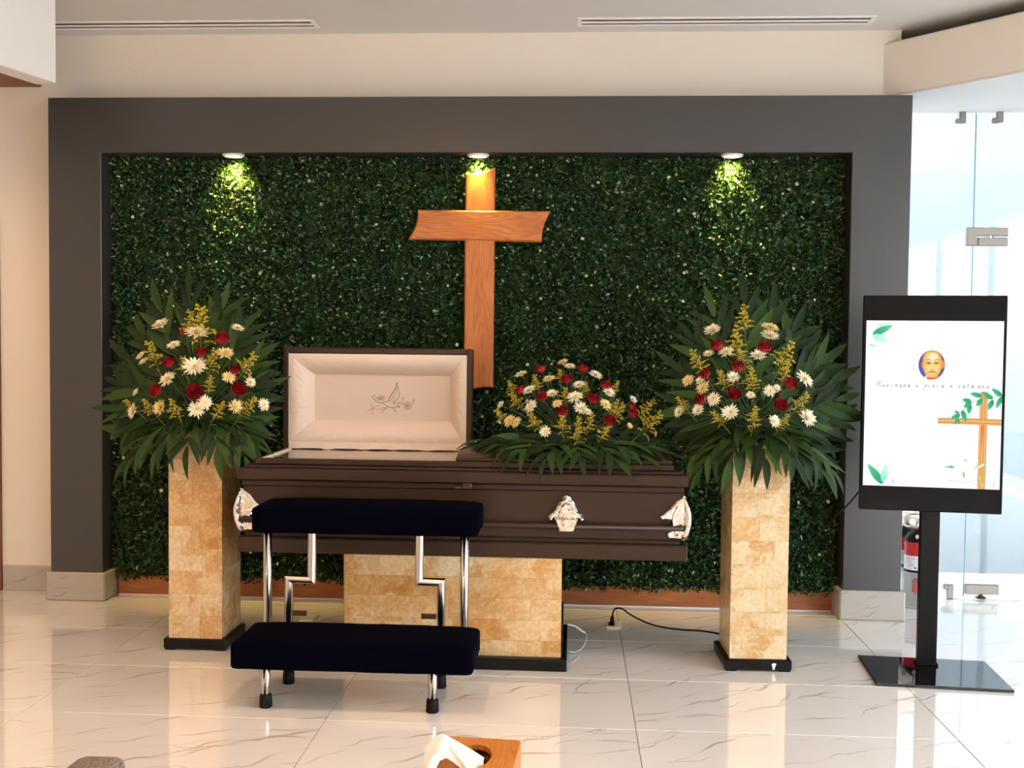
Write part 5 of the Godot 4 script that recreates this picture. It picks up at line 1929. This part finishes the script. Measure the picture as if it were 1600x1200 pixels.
# ================= small things =================
func build_small_things() -> void:
	# fire extinguisher in its steel totem
	var p := thing("extinguisher_stand", "grey steel extinguisher stand with a red pictogram behind the screen post", "stand", Vector3(1.965, 0, -0.36))
	var st := ST(0)
	lathe(st, [Vector2(0.0, 0.0), Vector2(0.11, 0.0), Vector2(0.11, 0.012), Vector2(0.09, 0.018), Vector2(0.078, 0.02), Vector2(0.078, 0.195), Vector2(0.07, 0.198), Vector2(0.0, 0.198)], 32)
	part(p, "foot", done(st), mat(c8(178, 180, 182), 0.35, 0.6))
	st = ST()
	bx(st, Vector3(-0.07, 0.19, -0.1), Vector3(0.07, 0.66, -0.085), 0.004)
	part(p, "back_plate", done(st), M.steel)
	for y in [0.46, 0.53, 0.6]:
		st = ST(0)
		tube(st, [Vector3(-0.075, y, -0.09), Vector3(-0.07, y, 0.06), Vector3(0.07, y, 0.06), Vector3(0.075, y, -0.09)], 0.006, 8)
		part(p, "hoop", done(st), M.chrome)
	var icon := ST()
	var xf := Transform3D(Basis(), Vector3(-0.008, 0.09, 0.0765))
	extrude(icon, [Vector2(-0.018, 0.0), Vector2(0.018, 0.0), Vector2(0.018, 0.055), Vector2(0.008, 0.066), Vector2(0.008, 0.074), Vector2(-0.008, 0.074), Vector2(-0.008, 0.066), Vector2(-0.018, 0.055)], 0.003, xf)
	icon.set_smooth_group(0)
	tube(icon, [xf * Vector3(0.0, 0.076, 0.002), xf * Vector3(-0.02, 0.078, 0.002), xf * Vector3(-0.032, 0.062, 0.002), xf * Vector3(-0.03, 0.02, 0.0), xf * Vector3(-0.034, 0.002, 0.0)], 0.003, 6)
	tube(icon, [xf * Vector3(0.0, 0.08, 0.002), xf * Vector3(0.024, 0.086, 0.002)], 0.0028, 6)
	part(p, "pictogram", done(icon), M.red)
	var e := thing("fire_extinguisher", "red fire extinguisher with a white label standing in the steel stand", "fire extinguisher", Vector3(1.965, 0.199, -0.36))
	st = ST(0)
	lathe(st, [Vector2(0.0, 0.0), Vector2(0.058, 0.0), Vector2(0.064, 0.006), Vector2(0.065, 0.012), Vector2(0.065, 0.16), Vector2(0.06, 0.19), Vector2(0.045, 0.212), Vector2(0.024, 0.224), Vector2(0.02, 0.235), Vector2(0.0, 0.235)], 32)
	part(e, "cylinder", done(st), M.red)
	st = ST(0)
	lathe(st, [Vector2(0.0655, 0.010), Vector2(0.0655, 0.092)], 32, Transform3D(), true)
	var lm := mat(Color.WHITE, 0.4)
	lm.albedo_texture = label_image()
	part(e, "label", done(st), lm)
	st = ST(0)
	lathe(st, [Vector2(0.066, 0.0), Vector2(0.068, 0.004), Vector2(0.066, 0.01)], 32)
	part(e, "band", done(st), M.black)
	st = ST(0)
	lathe(st, [Vector2(0.065, 0.168), Vector2(0.064, 0.186), Vector2(0.05, 0.21), Vector2(0.03, 0.224), Vector2(0.022, 0.236)], 32)
	part(e, "collar", done(st), M.black)
	st = ST(0)
	tube(st, [Vector3(0, 0.225, 0), Vector3(0, 0.29, 0)], 0.016, 12)
	tube(st, [Vector3(0, 0.28, 0), Vector3(0.04, 0.30, 0.01), Vector3(0.1, 0.31, 0.02)], 0.006, 8)
	tube(st, [Vector3(0, 0.27, 0), Vector3(0.05, 0.275, 0.01), Vector3(0.09, 0.265, 0.02)], 0.006, 8)
	part(e, "valve", done(st), M.chrome)
	st = ST(0)
	lathe(st, [Vector2(0.0, 0.0), Vector2(0.016, 0.0), Vector2(0.016, 0.008), Vector2(0.0, 0.009)], 16, Transform3D(Basis(Vector3.RIGHT, PI / 2), Vector3(-0.01, 0.2, 0.052)))
	part(e, "gauge", done(st), M.chrome)
	# floor sockets and cables
	for k in 2:
		var at: Vector3 = [Vector3(0.232, 0, 0.25), Vector3(-1.37, 0, 0.27)][k]
		var f := thing("floor_socket", ["small white floor socket with a black plug behind the casket stand", "small white floor socket seen under the kneeler's upper pad"][k], "floor socket", at, -0.05, "floor sockets")
		part(f, "plate", boxm(Vector3(-0.038, 0, -0.062), Vector3(0.038, 0.009, 0.062), 0.003), M.plastic)
		part(f, "flap", boxm(Vector3(0.006, 0.009, -0.045), Vector3(0.03, 0.013, 0.045), 0.002), M.plastic)
		if k == 0:
			part(f, "socket_hole", boxm(Vector3(-0.03, 0.0085, -0.04), Vector3(0.0, 0.0095, 0.04), 0.0003), M.black)
	st = ST(0)
	tube(st, [Vector3(0.222, 0.012, 0.26), Vector3(0.222, 0.05, 0.258)], 0.013, 10, 0.009)
	tube(st, curve([Vector3(0.222, 0.05, 0.258), Vector3(0.232, 0.088, 0.26), Vector3(0.27, 0.094, 0.262), Vector3(0.32, 0.062, 0.268), Vector3(0.40, 0.03, 0.29), Vector3(0.48, 0.012, 0.30), Vector3(0.58, 0.006, 0.315), Vector3(0.69, 0.005, 0.33), Vector3(0.78, 0.006, 0.40), Vector3(0.83, 0.008, 0.55), Vector3(0.84, 0.03, 0.664)]), 0.0045, 6)
	tag(part(self, "power_cord", done(st), M.rubber), "black power cord plugged into the floor socket, looping to the right pedestal", "cord")
	st = ST(0)
	tube(st, curve([Vector3(-0.01, 0.10, 0.62), Vector3(0.03, 0.085, 0.60), Vector3(0.06, 0.06, 0.585), Vector3(0.078, 0.05, 0.58)]), 0.004, 6)
	tube(st, curve([Vector3(0.078, 0.05, 0.58), Vector3(0.085, 0.04, 0.60), Vector3(0.07, 0.012, 0.68), Vector3(0.03, 0.005, 0.76), Vector3(0.0, 0.02, 0.80)]), 0.0018, 6)
	tag(part(self, "power_cord", done(st), M.plastic), "thin white cord curling out beside the onyx casket stand", "cord")
	st = ST(0)
	tube(st, curve([Vector3(1.345, 0.83, 0.80), Vector3(1.30, 0.74, 0.74), Vector3(1.22, 0.60, 0.60), Vector3(1.14, 0.42, 0.42), Vector3(1.08, 0.25, 0.28), Vector3(1.0, 0.10, 0.15), Vector3(0.92, 0.01, 0.06), Vector3(0.9, 0.005, 0.02)]), 0.004, 6)
	tag(part(self, "display_cable", done(st), M.rubber), "thin black cable hanging from the screen's left edge down to the floor", "cable")
	# tissue box on a side table close to the viewer
	var tb := thing("side_table", "small side table carrying the wooden tissue box", "table", Vector3(-0.14, 0, 4.235))
	part(tb, "table_top", boxm(Vector3(-0.16, 0.69, -0.11), Vector3(0.16, 0.72, 0.20), 0.005), M.oak)
	for sx in [-1.0, 1.0]:
		for sz in [-0.09, 0.17]:
			st = ST(0)
			tube(st, [Vector3(sx * 0.13, 0, sz), Vector3(sx * 0.13, 0.69, sz)], 0.015, 10)
			part(tb, "leg", done(st), M.oak)
	var bt := thing("tissue_box", "orange wooden tissue box with an oval slot at the bottom edge", "tissue box", Vector3(-0.138, 0.72, 4.2), -0.06)
	var outer := []
	for c in [[1, 1], [-1, 1], [-1, -1], [1, -1]]:
		for k in 5:
			var a := atan2(c[1], c[0]) - PI / 4 + PI / 2 * k / 4.0
			outer.append(Vector2(c[0] * 0.054 + cos(a) * 0.009, c[1] * 0.064 + sin(a) * 0.009))
	# box top with an oval hole: two half rings
	st = ST()
	var hole := []
	for k in 20:
		var a := PI / 4 - PI / 4 + TAU * k / 20.0
		hole.append(Vector2(cos(a) * 0.026, sin(a) * 0.045))
	for k in 20:
		var j := (k + 1) % 20
		# outer starts at angle 0, like the hole
		var o0: Vector2 = outer[k]
		var o1: Vector2 = outer[j]
		var h0: Vector2 = hole[k]
		var h1: Vector2 = hole[j]
		var V := func(q: Vector2, y: float) -> Vector3: return Vector3(q.x, y, -q.y)
		var b0: Vector2 = o0 * 0.985
		var b1: Vector2 = o1 * 0.985
		quad(st, V.call(h0, 0.14), V.call(b0, 0.14), V.call(b1, 0.14), V.call(h1, 0.14))
		quad(st, V.call(b0, 0.14), V.call(o0, 0.138), V.call(o1, 0.138), V.call(b1, 0.14))
		quad(st, V.call(o0, 0.138), V.call(o0, 0.0), V.call(o1, 0.0), V.call(o1, 0.138))
		quad(st, V.call(h0, 0.132), V.call(h0, 0.14), V.call(h1, 0.14), V.call(h1, 0.132))
		quad(st, V.call(h0, 0.132), V.call(h1, 0.132), V.call(o1 * 0.93, 0.132), V.call(o0 * 0.93, 0.132))
	part(bt, "box", done(st), M.oak)
	# the tissue: a folded sheet that rises from the slot and falls to the left
	st = ST(0)
	var rows := []
	var oe := [Vector3(0.016, 0.002, 0.010), Vector3(-0.001, 0.015, 0.015), Vector3(-0.019, 0.027, 0.020), Vector3(-0.036, 0.038, 0.025), Vector3(-0.045, 0.041, 0.025), Vector3(-0.057, 0.035, 0.028), Vector3(-0.067, 0.026, 0.038), Vector3(-0.067, 0.012, 0.055), Vector3(-0.063, -0.012, 0.075)]
	var ie := [Vector3(0.017, -0.005, 0.016), Vector3(0.008, -0.007, 0.036), Vector3(-0.000, -0.011, 0.048), Vector3(-0.012, 0.000, 0.050), Vector3(-0.025, 0.011, 0.052), Vector3(-0.034, 0.018, 0.056), Vector3(-0.042, 0.018, 0.065), Vector3(-0.047, 0.010, 0.080), Vector3(-0.050, -0.012, 0.095)]
	for i in 33:
		var u := i / 32.0
		var q := u * 8.0
		var k := mini(int(q), 7)
		var a: Vector3 = oe[k].lerp(oe[k + 1], q - k)
		var b: Vector3 = ie[k].lerp(ie[k + 1], q - k)
		var row := []
		for j in 11:
			var v := j / 10.0
			var pt := a.lerp(b, v)
			pt.z += 0.012 * sin(PI * v) + 0.005 * sin(u * 21.0 + v * 4.0) * sin(PI * v)
			pt.y += 0.004 * sin(u * 13.0 + v * 7.0) * sin(PI * v)
			row.append(pt + Vector3(0, 0.14, 0))
		rows.append(row)
	for i in 32:
		for j in 10:
			quad(st, rows[i][j], rows[i + 1][j], rows[i + 1][j + 1], rows[i][j + 1])
	var ts := part(self, "tissue", done(st), M.tissue, Transform3D(Basis(), Vector3(-0.138, 0.72, 4.2)))
	tag(ts, "crumpled white tissue pulled from the wooden tissue box", "tissue")
	# upholstered armchair, only the tip of an arm shows
	var ac := thing("armchair", "mottled grey-brown upholstered armchair, arm tip at the bottom left edge", "armchair", Vector3(-1.24, 0, 3.98))
	for s in [-1.0, 1.0]:
		st = ST(0)
		cushion(st, Vector3(0.105, 0.56, 0.66), 0.025, 0.006, 14)
		part(ac, "arm", done(st), M.tweed, Transform3D(Basis(), Vector3(s * 0.295, 0.342, 0.0)))
	st = ST(0)
	cushion(st, Vector3(0.48, 0.2, 0.58), 0.03, 0.015, 12)
	part(ac, "seat", done(st), M.tweed, Transform3D(Basis(), Vector3(0, 0.34, 0.0)))
	st = ST(0)
	cushion(st, Vector3(0.48, 0.42, 0.14), 0.03, 0.0, 12)
	part(ac, "backrest", done(st), M.tweed, Transform3D(Basis(), Vector3(0, 0.55, 0.25)))
	for sx in [-0.29, 0.29]:
		for sz in [-0.28, 0.28]:
			st = ST(0)
			tube(st, [Vector3(sx, 0.0, sz), Vector3(sx, 0.06, sz)], 0.016, 10, 0.022)
			part(ac, "leg", done(st), M.woodceil)


func curve(pts: Array) -> Array:
	var c := Curve3D.new()
	for i in pts.size():
		var a: Vector3 = pts[maxi(i - 1, 0)]
		var b: Vector3 = pts[mini(i + 1, pts.size() - 1)]
		c.add_point(pts[i], (a - b) / 6.0, (b - a) / 6.0)
	var out := []
	var n := pts.size() * 5
	for i in n + 1:
		out.append(c.sample_baked(c.get_baked_length() * i / n, true))
	return out
